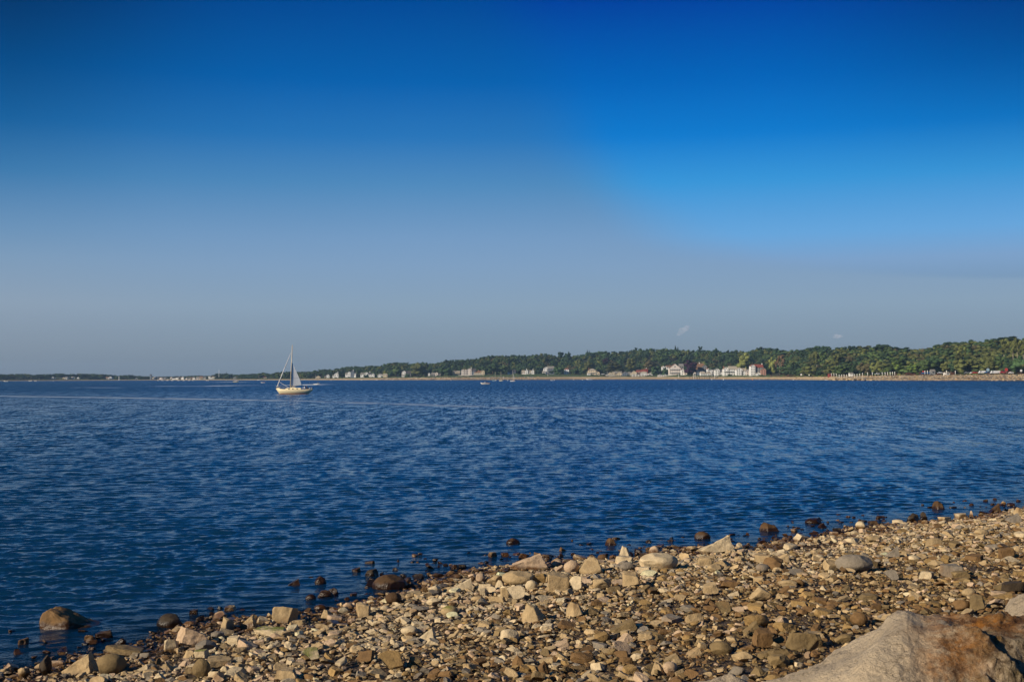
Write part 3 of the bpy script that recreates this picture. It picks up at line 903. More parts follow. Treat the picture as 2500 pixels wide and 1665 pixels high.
# ============================================================ foreground boulders of the sea wall
def boulder_mat():
    m, nt, N, L, B = new_mat("sea_wall_rock")
    tc = N.new('ShaderNodeTexCoord'); pos = tc.outputs['Object']
    def noise(scale, detail=6.0, rough=0.6, vec=None):
        n = N.new('ShaderNodeTexNoise'); n.inputs['Scale'].default_value = scale
        n.inputs['Detail'].default_value = detail; n.inputs['Roughness'].default_value = rough
        L.new(vec or pos, n.inputs['Vector']); return n.outputs[0]
    def mr(src, a, b, c=0.0, d=1.0):
        n = N.new('ShaderNodeMapRange'); n.inputs[1].default_value = a; n.inputs[2].default_value = b
        n.inputs[3].default_value = c; n.inputs[4].default_value = d; L.new(src, n.inputs[0]); return n.outputs[0]
    def mixc(f, a, b):
        n = N.new('ShaderNodeMix'); n.data_type = 'RGBA'
        L.new(f, n.inputs[0])
        for i, v in ((6, a), (7, b)):
            if isinstance(v, tuple): n.inputs[i].default_value = v
            else: L.new(v, n.inputs[i])
        return n.outputs[2]
    def mul(a, b):
        n = N.new('ShaderNodeMath'); n.operation = 'MULTIPLY'
        for i, v in enumerate((a, b)):
            if isinstance(v, (int, float)): n.inputs[i].default_value = v
            else: L.new(v, n.inputs[i])
        return n.outputs[0]
    c = mixc(mr(noise(2.2), 0.3, 0.7), (0.44, 0.345, 0.235, 1), (0.66, 0.53, 0.37, 1))
    c = mixc(mr(noise(34.0, 5.0, 0.8), 0.56, 0.70, 0.0, 0.40), c, (0.14, 0.115, 0.09, 1))      # dark grains
    c = mixc(mr(noise(80.0, 2.0, 0.8), 0.62, 0.7, 0.0, 0.5), c, (0.6, 0.55, 0.47, 1))
    ck = N.new('ShaderNodeMath'); ck.operation = 'SUBTRACT'; L.new(noise(2.6, 7.0, 0.55), ck.inputs[0]); ck.inputs[1].default_value = 0.5
    ca = N.new('ShaderNodeMath'); ca.operation = 'ABSOLUTE'; L.new(ck.outputs[0], ca.inputs[0])
    crack = mr(ca.outputs[0], 0.0, 0.012, 1.0, 0.0)
    c = mixc(mul(crack, 0.55), c, (0.13, 0.095, 0.06, 1))
    # weathered, mossy and iron stained right half (object x runs along the boulder)
    at = N.new('ShaderNodeAttribute'); at.attribute_name = 'stain'
    st = at.outputs['Fac']
    mp = N.new('ShaderNodeMapping'); mp.inputs['Scale'].default_value = (1.0, 1.0, 0.45); L.new(pos, mp.inputs['Vector'])
    mossn = mr(noise(9.0, 8.0, 0.7, mp.outputs[0]), 0.36, 0.60)
    c = mixc(mul(mul(st, mossn), 0.95), c, (0.15, 0.105, 0.035, 1))
    c = mixc(mul(mul(st, mr(noise(20.0, 8.0, 0.8, mp.outputs[0]), 0.47, 0.60)), 0.9), c, (0.022, 0.014, 0.007, 1))
    ru = N.new('ShaderNodeAttribute'); ru.attribute_name = 'rust'
    c = mixc(mul(ru.outputs['Fac'], mr(noise(5.0, 8.0, 0.75), 0.38, 0.58)), c, (0.34, 0.135, 0.022, 1))
    c = mixc(mul(ru.outputs['Fac'], mr(noise(11.0, 8.0, 0.8), 0.48, 0.60, 0, .9)), c, (0.07, 0.024, 0.006, 1))
    L.new(c, B.inputs['Base Color'])
    B.inputs['Roughness'].default_value = 0.8
    B.inputs['Specular IOR Level'].default_value = 0.3
    b1 = N.new('ShaderNodeBump'); b1.inputs['Strength'].default_value = 0.9; b1.inputs['Distance'].default_value = 0.035
    L.new(noise(14.0, 9.0, 0.65), b1.inputs['Height'])
    b2 = N.new('ShaderNodeBump'); b2.inputs['Strength'].default_value = 1.0; b2.inputs['Distance'].default_value = 0.022
    L.new(noise(45.0, 5.0, 0.75), b2.inputs['Height']); L.new(b1.outputs[0], b2.inputs['Normal'])
    L.new(b2.outputs[0], B.inputs['Normal'])
    return m
M_BOULDER = boulder_mat()

def loft_boulder(name, ridge, D0, depth, drop, label, seed, stain_from=None, front_tuck=0.35, amp=0.05, top_fall=0.10):
    """ridge: photo pixels of the top outline; D0: distance of that outline; depth: thickness towards the eye"""
    nU, nV = 460, 300
    px = np.array([p[0] for p in ridge], float); py = np.array([p[1] for p in ridge], float)
    U = np.linspace(px[0], px[-1], nU); PY = np.interp(U, px, py)
    ker = np.ones(5) / 5; PYs = np.convolve(np.pad(PY, 2, 'edge'), ker, 'valid')
    crest = np.array([at_y(u, v, D0)[:] for u, v in zip(U, PYs)])
    e = np.sin(np.linspace(0, PI, nU)) ** 0.35          # tapers to the ends
    V = np.zeros((nU, nV, 3)); stain = np.zeros((nU, nV)); rust = np.zeros((nU, nV))
    a = np.linspace(0, 2 * PI, nV, endpoint=False)
    # cross-section: superellipse around a centre below the crest
    for i in range(nU):
        hz = (crest[i, 2] - drop)                          # full height down to the base
        rr = 0.5 * depth * (0.55 + 0.45 * e[i])
        zc = crest[i, 2] - 0.5 * hz
        for k in (0,):
            ca, sa = np.cos(a), np.sin(a)
            n_ = 0.50
            yy = -rr * np.sign(ca) * np.abs(ca) ** n_
            zz = 0.5 * hz * np.sign(sa) * np.abs(sa) ** n_
        # top falls towards the eye, back is the outline
        yrel = (yy + rr) / (2 * rr)                        # 0 front .. 1 back
        zz = zz - np.where(sa > 0, (1 - yrel) * top_fall * depth * np.abs(sa) ** .5, 0)
        Y_ = D0 + (yy - rr) + 0.04
        up = crest[i, 2]; want = (up - HC) / D0
        z_ = zc + zz
        for _ in range(12):                                 # lift the section until its outline is the photographed one
            got = ((z_ - HC) / Y_).max(); z_ = z_ + (want - got) * D0 * np.clip((zz / (0.5 * hz) + 1) / 2, 0, 1)
        V[i, :, 0] = crest[i, 0] * Y_ / D0
        V[i, :, 1] = Y_
        V[i, :, 2] = z_
    P = V.reshape(-1, 3)
    C = P.mean(0)
    off = Vector((seed * 3.1, seed, 7.7))
    d = P - C; nr = d / np.linalg.norm(d, axis=1, keepdims=True)
    nn = np.array([mnoise.fractal(Vector(q) * 1.6 + off, 0.75, 2.0, 8) for q in P])
    rg = np.array([mnoise.ridged_multi_fractal(Vector((q[0] * 2.6, q[1] * 2.6, q[2] * 1.3)) + off, 0.9, 2.1, 5, 0.9, 2.0) for q in P])
    s = np.zeros(len(P))
    if stain_from is not None:
        pxv = 1250 + FPX * P[:, 0] / P[:, 1]
        wob = 45 * np.array([mnoise.fractal(Vector(q) * 2.5, 0.9, 2.0, 4) for q in P])
        s = np.clip((pxv + wob - stain_from) / 110.0, 0, 1)
        crk = np.array([mnoise.fractal(Vector(q) * 2.0 + Vector((3, 9, 2)), 0.9, 2.0, 4) for q in P])
        r1 = np.exp(-((pxv + 40 * crk - 2330) / 75.0) ** 2) * np.clip(1.4 - (P[:, 2].max() - P[:, 2]) * 1.3, 0, 1)
        r2 = np.clip((pxv - 2270) / 80, 0, 1) * np.exp(-((P[:, 1] - (D0 - depth * 0.30) + 0.08 * crk) / (depth * 0.22)) ** 2) * (P[:, 2] > C[2])
        rs = np.clip(np.maximum(r1, r2), 0, 1)
    else: rs = np.zeros(len(P))
    P = P + nr * ((nn * amp) + (rg - 1.0) * amp * (0.50 + 1.3 * s))[:, None]
    F = []
    idx = np.arange(nU * nV).reshape(nU, nV)
    A_, B_ = idx[:-1], idx[1:]
    F = np.stack([A_, np.roll(A_, -1, 1), np.roll(B_, -1, 1), B_], 2).reshape(-1, 4)
    # caps: fan the two ends by collapsing them
    for e_ in (0, nU - 1):
        P[idx[e_]] = P[idx[e_]].mean(0) + (P[idx[e_]] - P[idx[e_]].mean(0)) * 0.02
    org = np.array([P[:, 0].mean(), P[:, 1].mean(), P[:, 2].min()])
    me = raw_mesh(name, P - org, F, M_BOULDER)
    bm = bmesh.new(); bm.from_mesh(me); bmesh.ops.recalc_face_normals(bm, faces=bm.faces); bm.to_mesh(me); bm.free()
    for nm, arr in (('stain', s), ('rust', rs)):
        at = me.attributes.new(nm, 'FLOAT', 'POINT'); at.data.foreach_set('value', arr.astype(np.float32))
    o = link_mesh(name, me, loc=org)
    tag(o, label, 'boulder', 'sea wall boulders')
    return o
loft_boulder('boulder', [(1800,1720),(1850,1678),(1925,1652),(1960,1636),(2000,1620),(2030,1602),(2075,1578),(2110,1556),(2150,1532),(2190,1508),(2215,1501),(2240,1510),(2262,1514),(2300,1506),(2350,1503),(2400,1500),(2450,1503),(2520,1512),(2650,1530),(2800,1600)],
             6.3, 0.95, 1.2, 'huge foreground boulder, smooth grey on the left and rust stained on the right', 1, stain_from=2290)
loft_boulder('boulder', [(1650,1720),(1700,1680),(1745,1662),(1790,1651),(1830,1658),(1880,1672),(1960,1730)],
             5.6, 0.6, 1.4, 'grey rock just showing at the bottom edge left of the huge foreground boulder', 2)
loft_boulder('boulder', [(2445,1560),(2455,1520),(2458,1492),(2470,1474),(2500,1456),(2560,1445),(2640,1460),(2700,1540)],
             7.6, 1.0, 1.2, 'pale smooth boulder at the right edge behind the rust stained boulder', 5, top_fall=0.35)

# ============================================================ the far shore
RIDGE = [(-400,910),(0,911),(12,912),(60,911),(75,913),(115,912),(145,911),(175,912),(210,911),(250,912),(290,916),(310,914),(330,915),(350,917),(380,919),(400,919),(430,917),(460,917),
 (480,915),(505,916),(525,915),(533,912),(550,911),(565,912),(580,913),(600,912),(615,911),(645,909),(660,910),(680,907),(700,905),(727,905),(745,906),(770,903),(780,901),(800,900),
 (820,899),(840,894),(865,892),(885,893),(900,890),(925,892),(950,884),(970,882),(990,883),(1010,887),(1020,882),(1035,882),(1045,884),(1060,886),(1078,880),(1095,877),(1115,876),
 (1130,875),(1150,874),(1170,873),(1185,868),(1210,866),(1245,865),(1290,866),(1310,862),(1325,861),(1345,864),(1360,867),(1378,866),(1400,867),(1420,863),(1435,856),(1445,860),
 (1465,856),(1490,856),(1510,858),(1530,855),(1552,851),(1565,852),(1590,849),(1610,850),(1625,848),(1648,850),(1660,853),(1680,852),(1700,854),(1725,854),(1748,853),(1765,857),
 (1790,852),(1810,855),(1830,855),(1852,846),(1870,848),(1895,848),(1915,855),(1930,852),(1955,851),(1975,846),(1990,843),(2010,841),(2025,848),(2045,843),(2065,844),(2085,844),
 (2110,843),(2125,846),(2140,841),(2160,838),(2175,843),(2190,844),(2210,846),(2240,850),(2260,849),(2280,840),(2300,832),(2320,830),(2340,834),(2355,828),(2380,830),(2400,828),
 (2420,825),(2440,820),(2470,819),(2490,825),(2510,821),(2600,815),(2900,812)]
RX = np.array([p[0] for p in RIDGE], float); RY = np.array([p[1] for p in RIDGE], float)
def lerp_t(px, xs, ys): return np.interp(px, xs, ys)
def ridge_S(px): return lerp_t(px, [0, 500, 700, 850, 1100, 1500, 1900, 2200, 2500], [90, 90, 120, 200, 300, 380, 340, 250, 220])
def beach_top(px): return lerp_t(px, [0, 700, 850, 1000, 1100, 1400, 1900, 2030, 2100, 2500], [1.2, 2.0, 3.2, 4.0, 4.6, 4.6, 3.4, 3.6, 4.5, 5.2])
def base80(px): return lerp_t(px, [0, 500, 700, 800, 1000, 1150, 1300, 1400, 1450, 1500, 1650, 1750, 1850, 2000, 2100, 2500], [2.0, 2.4, 3.0, 4.0, 5.8, 8.0, 9.6, 8.5, 7.4, 5.8, 6.9, 5.9, 5.6, 4.8, 5.4, 6.2])
def tree_h(px): return lerp_t(px, [0, 500, 800, 1100, 2500], [9.5, 8.5, 11, 13, 14])
def ridge_top_z(px):
    D = shore_D(px) + ridge_S(px)
    return HC + (hor(px) - np.interp(px, RX, RY)) / FPX * D
_kx = np.arange(-500, 3100, 4.0)
_rz = ridge_top_z(_kx) - tree_h(_kx)
_ker = np.hanning(15); _ker /= _ker.sum()
_rzs = np.convolve(np.pad(_rz, 7, 'edge'), _ker, 'valid')
def ridge_ground(px): return np.maximum(np.interp(px, _kx, _rzs), base80(px) + 0.2)
def sstep(a, b, x):
    t = np.clip((x - a) / (b - a), 0, 1); return t * t * (3 - 2 * t)
def shore_jit(px): return 5.0 * (fnoise(np.asarray(px, float) * 0.02 + 5, np.zeros_like(np.asarray(px, float)), 3) - 0.5)
def far_z(px, s):
    px = np.asarray(px, float); s = np.asarray(s, float)
    bt, b8, rg, S = beach_top(px), base80(px), ridge_ground(px), ridge_S(px)
    z = -1.2 + 1.2 * np.clip((s + 8) / 8, 0, 1)
    z = z + 0.45 * bt * sstep(-1, 9, s) + 0.55 * bt * sstep(11, 22, s)
    z = z + (b8 - bt) * sstep(24, 62, s)
    z = z + (rg - b8) * sstep(np.minimum(96, S * .45), S, s) - 0.10 * np.clip(s - S - 15, 0, None)
    z = z + 0.5 * (fnoise(px * 0.06, s * 0.08, 3) - 0.5) * np.clip((s - 3) / 20, 0, 1)
    return z
def far_pt(px, s):
    """a point of the far shore: bearing of photo column px, s metres behind the waterline"""
    D = float(shore_D(px)) + s
    t = (px - 1250.0) / FPX
    return Vector((t * D, D, float(far_z(px, s))))

def far_land():
    pxs = np.arange(-450, 2950, 2.5)
    ss = np.concatenate([np.arange(-9, 30, 1.0), np.arange(30, 110, 4.0), np.arange(110, 700, 16.0)])
    PX, S = np.meshgrid(pxs, ss)
    Z = far_z(PX, S)
    jit = shore_jit(PX) * sstep(-9, -2, -np.abs(S - 0) - 0.0 + 0)   # gentle wobble of the waterline
    D = shore_D(PX) + S
    T = (PX - 1250.0) / FPX
    V = np.stack([(T * D).ravel(), D.ravel(), Z.ravel()], 1)
    ny, nx = PX.shape
    i = np.arange((ny - 1) * (nx - 1)); r = i // (nx - 1); c = i % (nx - 1); a = r * nx + c
    F = np.stack([a, a + 1, a + nx + 1, a + nx], 1)
    m, nt, N, L, B = new_mat('far_shore_ground')
    me = raw_mesh('far_shore', V, F, m)
    n1 = fnoise(PX * 0.25, S * 0.35, 4); n2 = fnoise(PX * 0.05 + 7, S * 0.06, 3)
    C = np.zeros((*PX.shape, 4), np.float32); C[..., 3] = 1
    def put(mask, col, var=0.35):
        w = np.clip(mask, 0, 1)[..., None]
        cc = np.array(col) * (1 + var * (n1[..., None] - 0.5) * 2)
        C[..., :3] = C[..., :3] * (1 - w) + cc * w
    put(np.ones_like(PX), (0.035, 0.040, 0.018))
    lawn = sstep(22, 26, S) * (1 - sstep(88, 104, S))
    put(lawn * (PX > 780), (0.070, 0.105, 0.026), 0.5)
    put(lawn * (PX > 1880) * (n2 > 0.42), (0.14, 0.105, 0.045), 0.5)
    put(lawn * (PX <= 780), (0.06, 0.08, 0.035), 0.4)
    sand = 1 - sstep(20, 24, S)
    put(sand, (0.42, 0.32, 0.19), 0.25)
    rocky = sand * ((PX > 930) & (PX < 1310))
    put(rocky * (n1 > 0.45), (0.16, 0.12, 0.08), 0.8)
    put(rocky * (n1 > 0.62), (0.50, 0.44, 0.34), 0.3)
    st = sand * (PX > 2040)
    put(st, (0.36, 0.29, 0.20), 0.7)
    put(st * (n1 > 0.60), (0.12, 0.09, 0.06), 0.4)
    put(sstep(6.0, 7.5, S) * (1 - sstep(10, 12.0, S)) * (PX > 1940), (0.045, 0.030, 0.018), 0.5)
    put(sstep(4.0, 5.5, S) * (1 - sstep(8, 10.0, S)) * (PX > 1300) * (PX <= 1940), (0.12, 0.08, 0.045), 0.5)
    put((1 - sstep(0.6, 2.4, S)), (0.05, 0.038, 0.024), 0.4)
    at = me.attributes.new('tint', 'FLOAT_COLOR', 'POINT'); at.data.foreach_set('color', C.ravel())
    an = N.new('ShaderNodeAttribute'); an.attribute_name = 'tint'
    nz = N.new('ShaderNodeTexNoise'); nz.inputs['Scale'].default_value = 0.9; nz.inputs['Detail'].default_value = 5
    geo = N.new('ShaderNodeNewGeometry'); L.new(geo.outputs['Position'], nz.inputs['Vector'])
    mr = N.new('ShaderNodeMapRange'); mr.inputs[1].default_value = .3; mr.inputs[2].default_value = .7; mr.inputs[3].default_value = .6; mr.inputs[4].default_value = 1.35
    L.new(nz.outputs[0], mr.inputs[0])
    vm = N.new('ShaderNodeVectorMath'); vm.operation = 'SCALE'; L.new(an.outputs['Color'], vm.inputs[0]); L.new(mr.outputs[0], vm.inputs['Scale'])
    L.new(vm.outputs[0], B.inputs['Base Color']); B.inputs['Roughness'].default_value = 0.9
    bp = N.new('ShaderNodeBump'); bp.inputs['Strength'].default_value = .8; bp.inputs['Distance'].default_value = .5
    L.new(nz.outputs[0], bp.inputs['Height']); L.new(bp.outputs[0], B.inputs['Normal'])
    o = link_mesh('far_shore', me); tag(o, kind='structure')
far_land()

# ---- colours for built things
WHITE = basic('white_paint', (0.86, 0.85, 0.82), 0.55, 0.05)
CREAM = basic('cream_paint', (0.70, 0.58, 0.40), 0.5, 0.05)
PINKW = basic('warm_white_siding', (0.78, 0.69, 0.62), 0.6, 0.06)
GREYW = basic('grey_siding', (0.26, 0.26, 0.26), 0.7, 0.08)
BLUEW = basic('blue_grey_siding', (0.16, 0.19, 0.24), 0.7, 0.08)
REDW = basic('red_paint', (0.30, 0.06, 0.04), 0.6, 0.08)
PINKR = basic('salmon_paint', (0.50, 0.27, 0.20), 0.6, 0.08)
R_GREY = basic('grey_shingles', (0.24, 0.225, 0.20), 0.8, 0.15)
R_PALE = basic('pale_shingles', (0.42, 0.37, 0.29), 0.8, 0.12)
R_DARK = basic('dark_shingles', (0.085, 0.08, 0.085), 0.8, 0.15)
R_BROWN = basic('brown_shingles', (0.23, 0.13, 0.075), 0.8, 0.15)
R_RED = basic('red_roof_tiles', (0.27, 0.07, 0.045), 0.7, 0.15)
PANE = basic('window_glass', (0.035, 0.045, 0.06), 0.15, 0.0, spec=0.6)
BRICK = basic('chimney_brick', (0.30, 0.14, 0.09), 0.8, 0.15)
WOOD = basic('weathered_wood', (0.17, 0.13, 0.09), 0.85, 0.2)
DARKM = basic('dark_rubber', (0.02, 0.02, 0.022), 0.6, 0.1)
METAL = basic('pale_metal', (0.45, 0.45, 0.45), 0.35, 0.05, metallic=0.6)
STONEW = basic('concrete', (0.40, 0.36, 0.30), 0.8, 0.15)
MATS = dict(white=WHITE, cream=CREAM, warm=PINKW, grey=GREYW, blue=BLUEW, red=REDW, salmon=PINKR)
ROOFS = dict(grey=R_GREY, pale=R_PALE, dark=R_DARK, brown=R_BROWN, red=R_RED)
_win = {}
def window_mesh():
    if 'w' not in _win:
        m = MB(); m.box(-.5, .5, -.05, .03, 0, 1); _win['w'] = m.mesh('window', PANE)
    return _win['w']

def volume(root, x0, x1, y0, y1, z0, zt, gable, wall, roof, floors=None, wins=True, rfrac=None, chimney=None, eave=0.35):
    """walls, roof and windows of one block of a house, in the house's own space; ground at z0, ridge at zt"""
    W = x1 - x0; Dp = y1 - y0; H = zt - z0
    span = W if gable == 'front' else Dp
    rh = min(H * 0.45, span * 0.38) if rfrac is None else H * rfrac
    if gable == 'flat': rh = 0.35
    zw = zt - rh; th = 0.22
    m = MB(); m.box(x0, x1, y0, y1, z0 - 3.0, zw)
    if gable == 'front':
        xm = (x0 + x1) / 2
        m.prism([(x0, zw), (x1, zw), (xm, zt - th)], 'y', y0, y1)
    elif gable == 'side':
        ym = (y0 + y1) / 2
        m.prism([(y0, zw), (y1, zw), (ym, zt - th)], 'x', x0, x1)
    m.build('wall', wall, root)
    r = MB(); e = eave
    if gable == 'front':
        xm = (x0 + x1) / 2; sl_ = rh / (W / 2)
        r.prism([(x0 - e, zw - e * sl_), (x0 - e, zw - e * sl_ + th), (xm, zt + th * .6), (x1 + e, zw - e * sl_ + th), (x1 + e, zw - e * sl_), (xm, zt - th * .4)], 'y', y0 - e, y1 + e)
    elif gable == 'side':
        ym = (y0 + y1) / 2; sl_ = rh / (Dp / 2)
        r.prism([(y0 - e, zw - e * sl_), (y0 - e, zw - e * sl_ + th), (ym, zt + th * .6), (y1 + e, zw - e * sl_ + th), (y1 + e, zw - e * sl_), (ym, zt - th * .4)], 'x', x0 - e, x1 + e)
    elif gable == 'hip':
        q = min(W, Dp) * 0.42
        a = [(x0 - e, y0 - e, zw), (x1 + e, y0 - e, zw), (x1 + e, y1 + e, zw), (x0 - e, y1 + e, zw), (x0 + q, (y0 + y1) / 2, zt), (x1 - q, (y0 + y1) / 2, zt)]
        r.add(a, [(0, 1, 5, 4), (1, 2, 5), (2, 3, 4, 5), (3, 0, 4), (3, 2, 1, 0)])
    else:
        r.box(x0 - e, x1 + e, y0 - e, y1 + e, zw, zt)
    ro = r.build('roof', roof, root)
    if chimney is not None:
        c = MB(); cx = x0 + W * chimney; cy = (y0 + y1) / 2
        c.box(cx - .55, cx + .55, cy - .5, cy + .5, zt - rh * .7, zt + 1.3); c.box(cx - .65, cx + .65, cy - .6, cy + .6, zt + 1.3, zt + 1.5)
        c.build('chimney', BRICK if chimney < .5 else WHITE, ro)
    if wins:
        fl = floors or max(1, int(round((zw - z0) / 3.1)))
        n = max(1, int(W / 2.9)); n = min(n, 6)
        fh = (zw - z0) / fl
        for f in range(fl):
            for k in range(n):
                w = link_mesh('window', window_mesh(), root)
                w.location = (x0 + W * (k + .5) / n, y0, z0 + fh * (f + .32)); w.scale = (min(1.3, W / n * .5), 1, fh * .46)
        if gable == 'front' and rh > 2.2:
            w = link_mesh('window', window_mesh(), root); w.location = ((x0 + x1) / 2, y0, zw + rh * .12); w.scale = (1.2, 1, rh * .38)
        # a window or two on the left flank
        for k in range(min(2, fl)):
            w = link_mesh('window', window_mesh(), root); w.location = (x0, y0 + Dp * .5, z0 + fh * (k + .32)); w.rotation_euler = (0, 0, -PI / 2); w.scale = (1.1, 1, fh * .45)

HOUSE_SPANS = []
def house(px0, px1, ytop, ybase, label, vols, s=70, yaw=0.0, group='houses along the far shore', name='house', cat='house', depth=None, extra=None):
    pxc = (px0 + px1) / 2; D = float(shore_D(pxc)) + s; k = D / FPX
    p = at_y(pxc, ybase, D)
    root = empty(name, p, yaw)
    W = (px1 - px0) * k; H = (ybase - ytop) * k
    Dd = depth or min(11.0, max(5.0, W * .7))
    for v in vols:
        fx0, fx1, ft, gable, wall, roof = v[:6]; o = v[6] if len(v) > 6 else {}
        yo = o.get('y', 0.0)
        volume(root, -W / 2 + W * fx0, -W / 2 + W * fx1, yo, yo + o.get('d', Dd), 0, H * ft, gable, MATS[wall], ROOFS[roof],
               o.get('fl'), o.get('win', True), o.get('rf'), o.get('ch'))
    if extra: extra(root, W, H, Dd)
    tag(root, label, cat, group)
    if s > 20: HOUSE_SPANS.append((px0 - 3, px1 + 3, s))
    return root
def porch(frac0, frac1, zf, out=2.2):
    def f(root, W, H, Dd):
        m = MB(); x0 = -W / 2 + W * frac0; x1 = -W / 2 + W * frac1
        m.box(x0, x1, -out, -.04, H * zf, H * zf + .22)
        n = max(2, int((x1 - x0) / 3))
        for i in range(n + 1):
            x = x0 + .12 + (x1 - x0 - .24) * i / n
            m.box(x - .1, x + .1, -out + .05, -out + .25, -1, H * zf - .003)
        m.build('porch', WHITE, root)
    return f
def balconies(levels):
    def f(root, W, H, Dd):
        for z in levels:
            m = MB(); m.box(-W * .5, W * .3, -1.6, -.04, H * z, H * z + .2); m.box(-W * .5, W * .3, -1.6, -1.5, H * z + .95, H * z + 1.05)
            n = int(W * .8 / 1.2)
            for i in range(n + 1): x = -W * .5 + .05 + (W * .8 - .1) * i / n; m.box(x - .04, x + .04, -1.58, -1.52, H * z + .203, H * z + .947)
            m.build('balcony', WHITE, root)
    return f
h = house
# far left point
h(126,134,919.5,926.5,'small white gabled house, leftmost building on the distant left shore',[(0,.6,1,'front','white','grey'),(.6,1,.6,'side','white','grey')],60)
h(152,164,920,926,'low cream cottage with two roofs on the distant left shore',[(0,.5,.9,'front','cream','grey'),(.5,1,1,'side','white','grey')],60)
h(172,181,920,926,'white cottage right of the low cream cottage on the left shore',[(0,1,1,'side','white','pale')],60)
h(188,193,920,926,'narrow pale house standing alone amid trees on the left shore',[(0,1,1,'front','white','grey')],60)
h(257,273,918.5,926.5,'large white sunlit house with two gables on the distant left shore',[(0,.45,.8,'side','white','brown'),(.45,1,1,'front','white','grey')],60)
h(330,335,922,926.5,'tiny white house left of the dark harbour tower',[(0,1,1,'front','white','grey')],50)
h(478,502,918.5,928,'wide pale beige harbour building with flat roofs',[(0,.35,.85,'side','warm','grey'),(.35,.7,1,'side','cream','brown'),(.7,1,.8,'side','white','grey')],40)
h(509,526,918.3,924.5,'long white flat roofed building beside the dark tree clump',[(0,.25,1,'flat','white','grey'),(.25,1,.85,'side','white','pale')],60)
h(569,577,919.5,925,'grey steep roofed cottage between dark trees',[(0,1,1,'front','grey','grey')],60)
h(640,650,918.5,924.5,'low brown roofed house left of the sailing boat',[(0,1,1,'side','warm','red')],60)
h(771,782,916.8,925.2,'cream A shaped cottage right of the sailing boat',[(0,1,1,'front','cream','grey')],50)
h(792,804,913.5,923.5,'cream and dark cottage with sloping roof next to the cream A shaped cottage',[(0,.4,.7,'side','cream','dark'),(.35,1,1,'front','white','dark')],60)
h(812,826,909.5,919.5,'white house with steep gable high on the slope',[(0,.35,.5,'side','white','grey'),(.3,1,1,'front','white','pale',{'ch':.8})],80)
h(843,856,907,917.5,'white two block house left of the blue grey house',[(0,.5,.75,'side','white','grey'),(.45,1,1,'front','white','grey')],80)
h(855.5,869,904.5,918,'blue grey house with tall chimney',[(0,.65,1,'front','blue','grey',{'ch':.7}),(.6,1,.7,'side','white','grey')],86)
h(880,905,908,919,'broad white house with an arched front among trees',[(0,.45,.85,'side','white','grey'),(.4,.75,1,'front','white','grey'),(.7,1,.9,'side','white','dark',{'ch':.6})],80)
h(906,914,911,918,'small white gable right of the broad white house',[(0,1,1,'front','white','grey')],84)
h(922,934,912,919.5,'pale lilac grey house with a curved roof',[(0,1,1,'hip','white','grey')],80)
h(935,945.5,912.5,919,'flat fronted cream house by a dark tree',[(0,1,1,'side','cream','pale')],84)
h(981,1003,904.5,920,'house with tall white pointed gable and dark roof to its right',[(0,.45,1,'front','white','brown'),(.4,1,.9,'side','grey','dark'),(0,.3,.4,'side','white','grey',{'y':-3})],76)
h(1045,1050,910,917,'small white gable beside the grey shingled house',[(0,1,1,'front','white','grey')],70)
h(1053,1075,908.5,920,'grey shingled house with white trim and lean to roof',[(0,.45,.9,'side','grey','grey'),(.4,.75,1,'front','warm','grey'),(.7,1,.75,'side','grey','grey')],70)
h(1106,1123,905.5,912,'long low cream outbuilding behind the mansion with three gables',[(0,.45,1,'side','cream','grey'),(.5,1,1,'side','cream','pale')],110)
h(1126,1183,898.5,915.5,'mansion with three white gables and a long orange roofed wing',[(0,.15,.88,'front','warm','brown'),(.13,.26,.85,'front','warm','brown'),(.23,.44,1,'front','warm','brown',{'ch':.9}),(.44,.62,.92,'side','blue','dark'),(.56,1,.62,'side','cream','brown',{'ch':.4,'y':-1.5}),(.84,1,.72,'front','cream','brown',{'y':-2.2})],70,name='mansion',cat='mansion')
h(1239,1259,902.5,913,'dark roofed house half hidden behind the white mansion lawn',[(0,.4,.6,'side','white','grey'),(.35,1,.95,'side','blue','dark',{'ch':.2})],84)
h(1274,1304,901,913.5,'long white mansion with tall centre chimney on a green lawn',[(0,1,.75,'side','warm','pale'),(.28,.5,.9,'front','white','grey',{'y':-.8,'ch':.5}),(.78,1,.85,'front','white','grey',{'y':-.8,'ch':.6})],80,name='mansion',cat='mansion')
h(1324,1353,894,914,'tall blue grey shingled house with white gables behind the flagpole',[(.1,.5,.95,'front','white','grey'),(.42,1,1,'side','blue','grey'),(0,.3,.45,'side','white','grey',{'y':-3})],84)
h(1378,1389,899,914,'narrow two storey white house with a red roof and deck',[(0,1,1,'hip','white','red',{'rf':.18})],78,extra=porch(0,1,.45))
h(1434,1464,900,916.5,'two storey cream cottage with pale hipped roof and side porch',[(.08,.72,1,'hip','cream','pale',{'rf':.28,'ch':.1}),(0,.25,.5,'side','white','pale',{'y':-2}),(.66,1,.62,'front','cream','pale',{'y':-1})],72,extra=porch(.2,.7,.42))
h(1486,1519,906.5,920,'long beach house with three cream gables and grey roof',[(0,.22,.85,'front','cream','grey',{'y':-1}),(.2,.48,.95,'front','cream','grey',{'y':-1}),(.4,1,1,'side','cream','grey',{'y':1}),(.55,1,.9,'front','cream','grey',{'y':-1.5})],66)
h(1519.5,1540,907,918,'dark grey gable house joined by a long grey roof',[(0,.75,1,'front','blue','grey'),(.7,1,.9,'side','grey','grey')],68)
h(1540.5,1555,905,918,'white gabled house with a row of windows left of the red roofed house',[(0,1,1,'front','cream','grey')],66,extra=porch(-.3,1,.32))
h(1554,1582,900,914,'bright red house with a white fronted porch',[(0,.55,.75,'side','salmon','red'),(.45,.8,.85,'side','salmon','red'),(.78,1,1,'front','red','red',{'ch':.5})],82,extra=porch(.1,.9,.4))
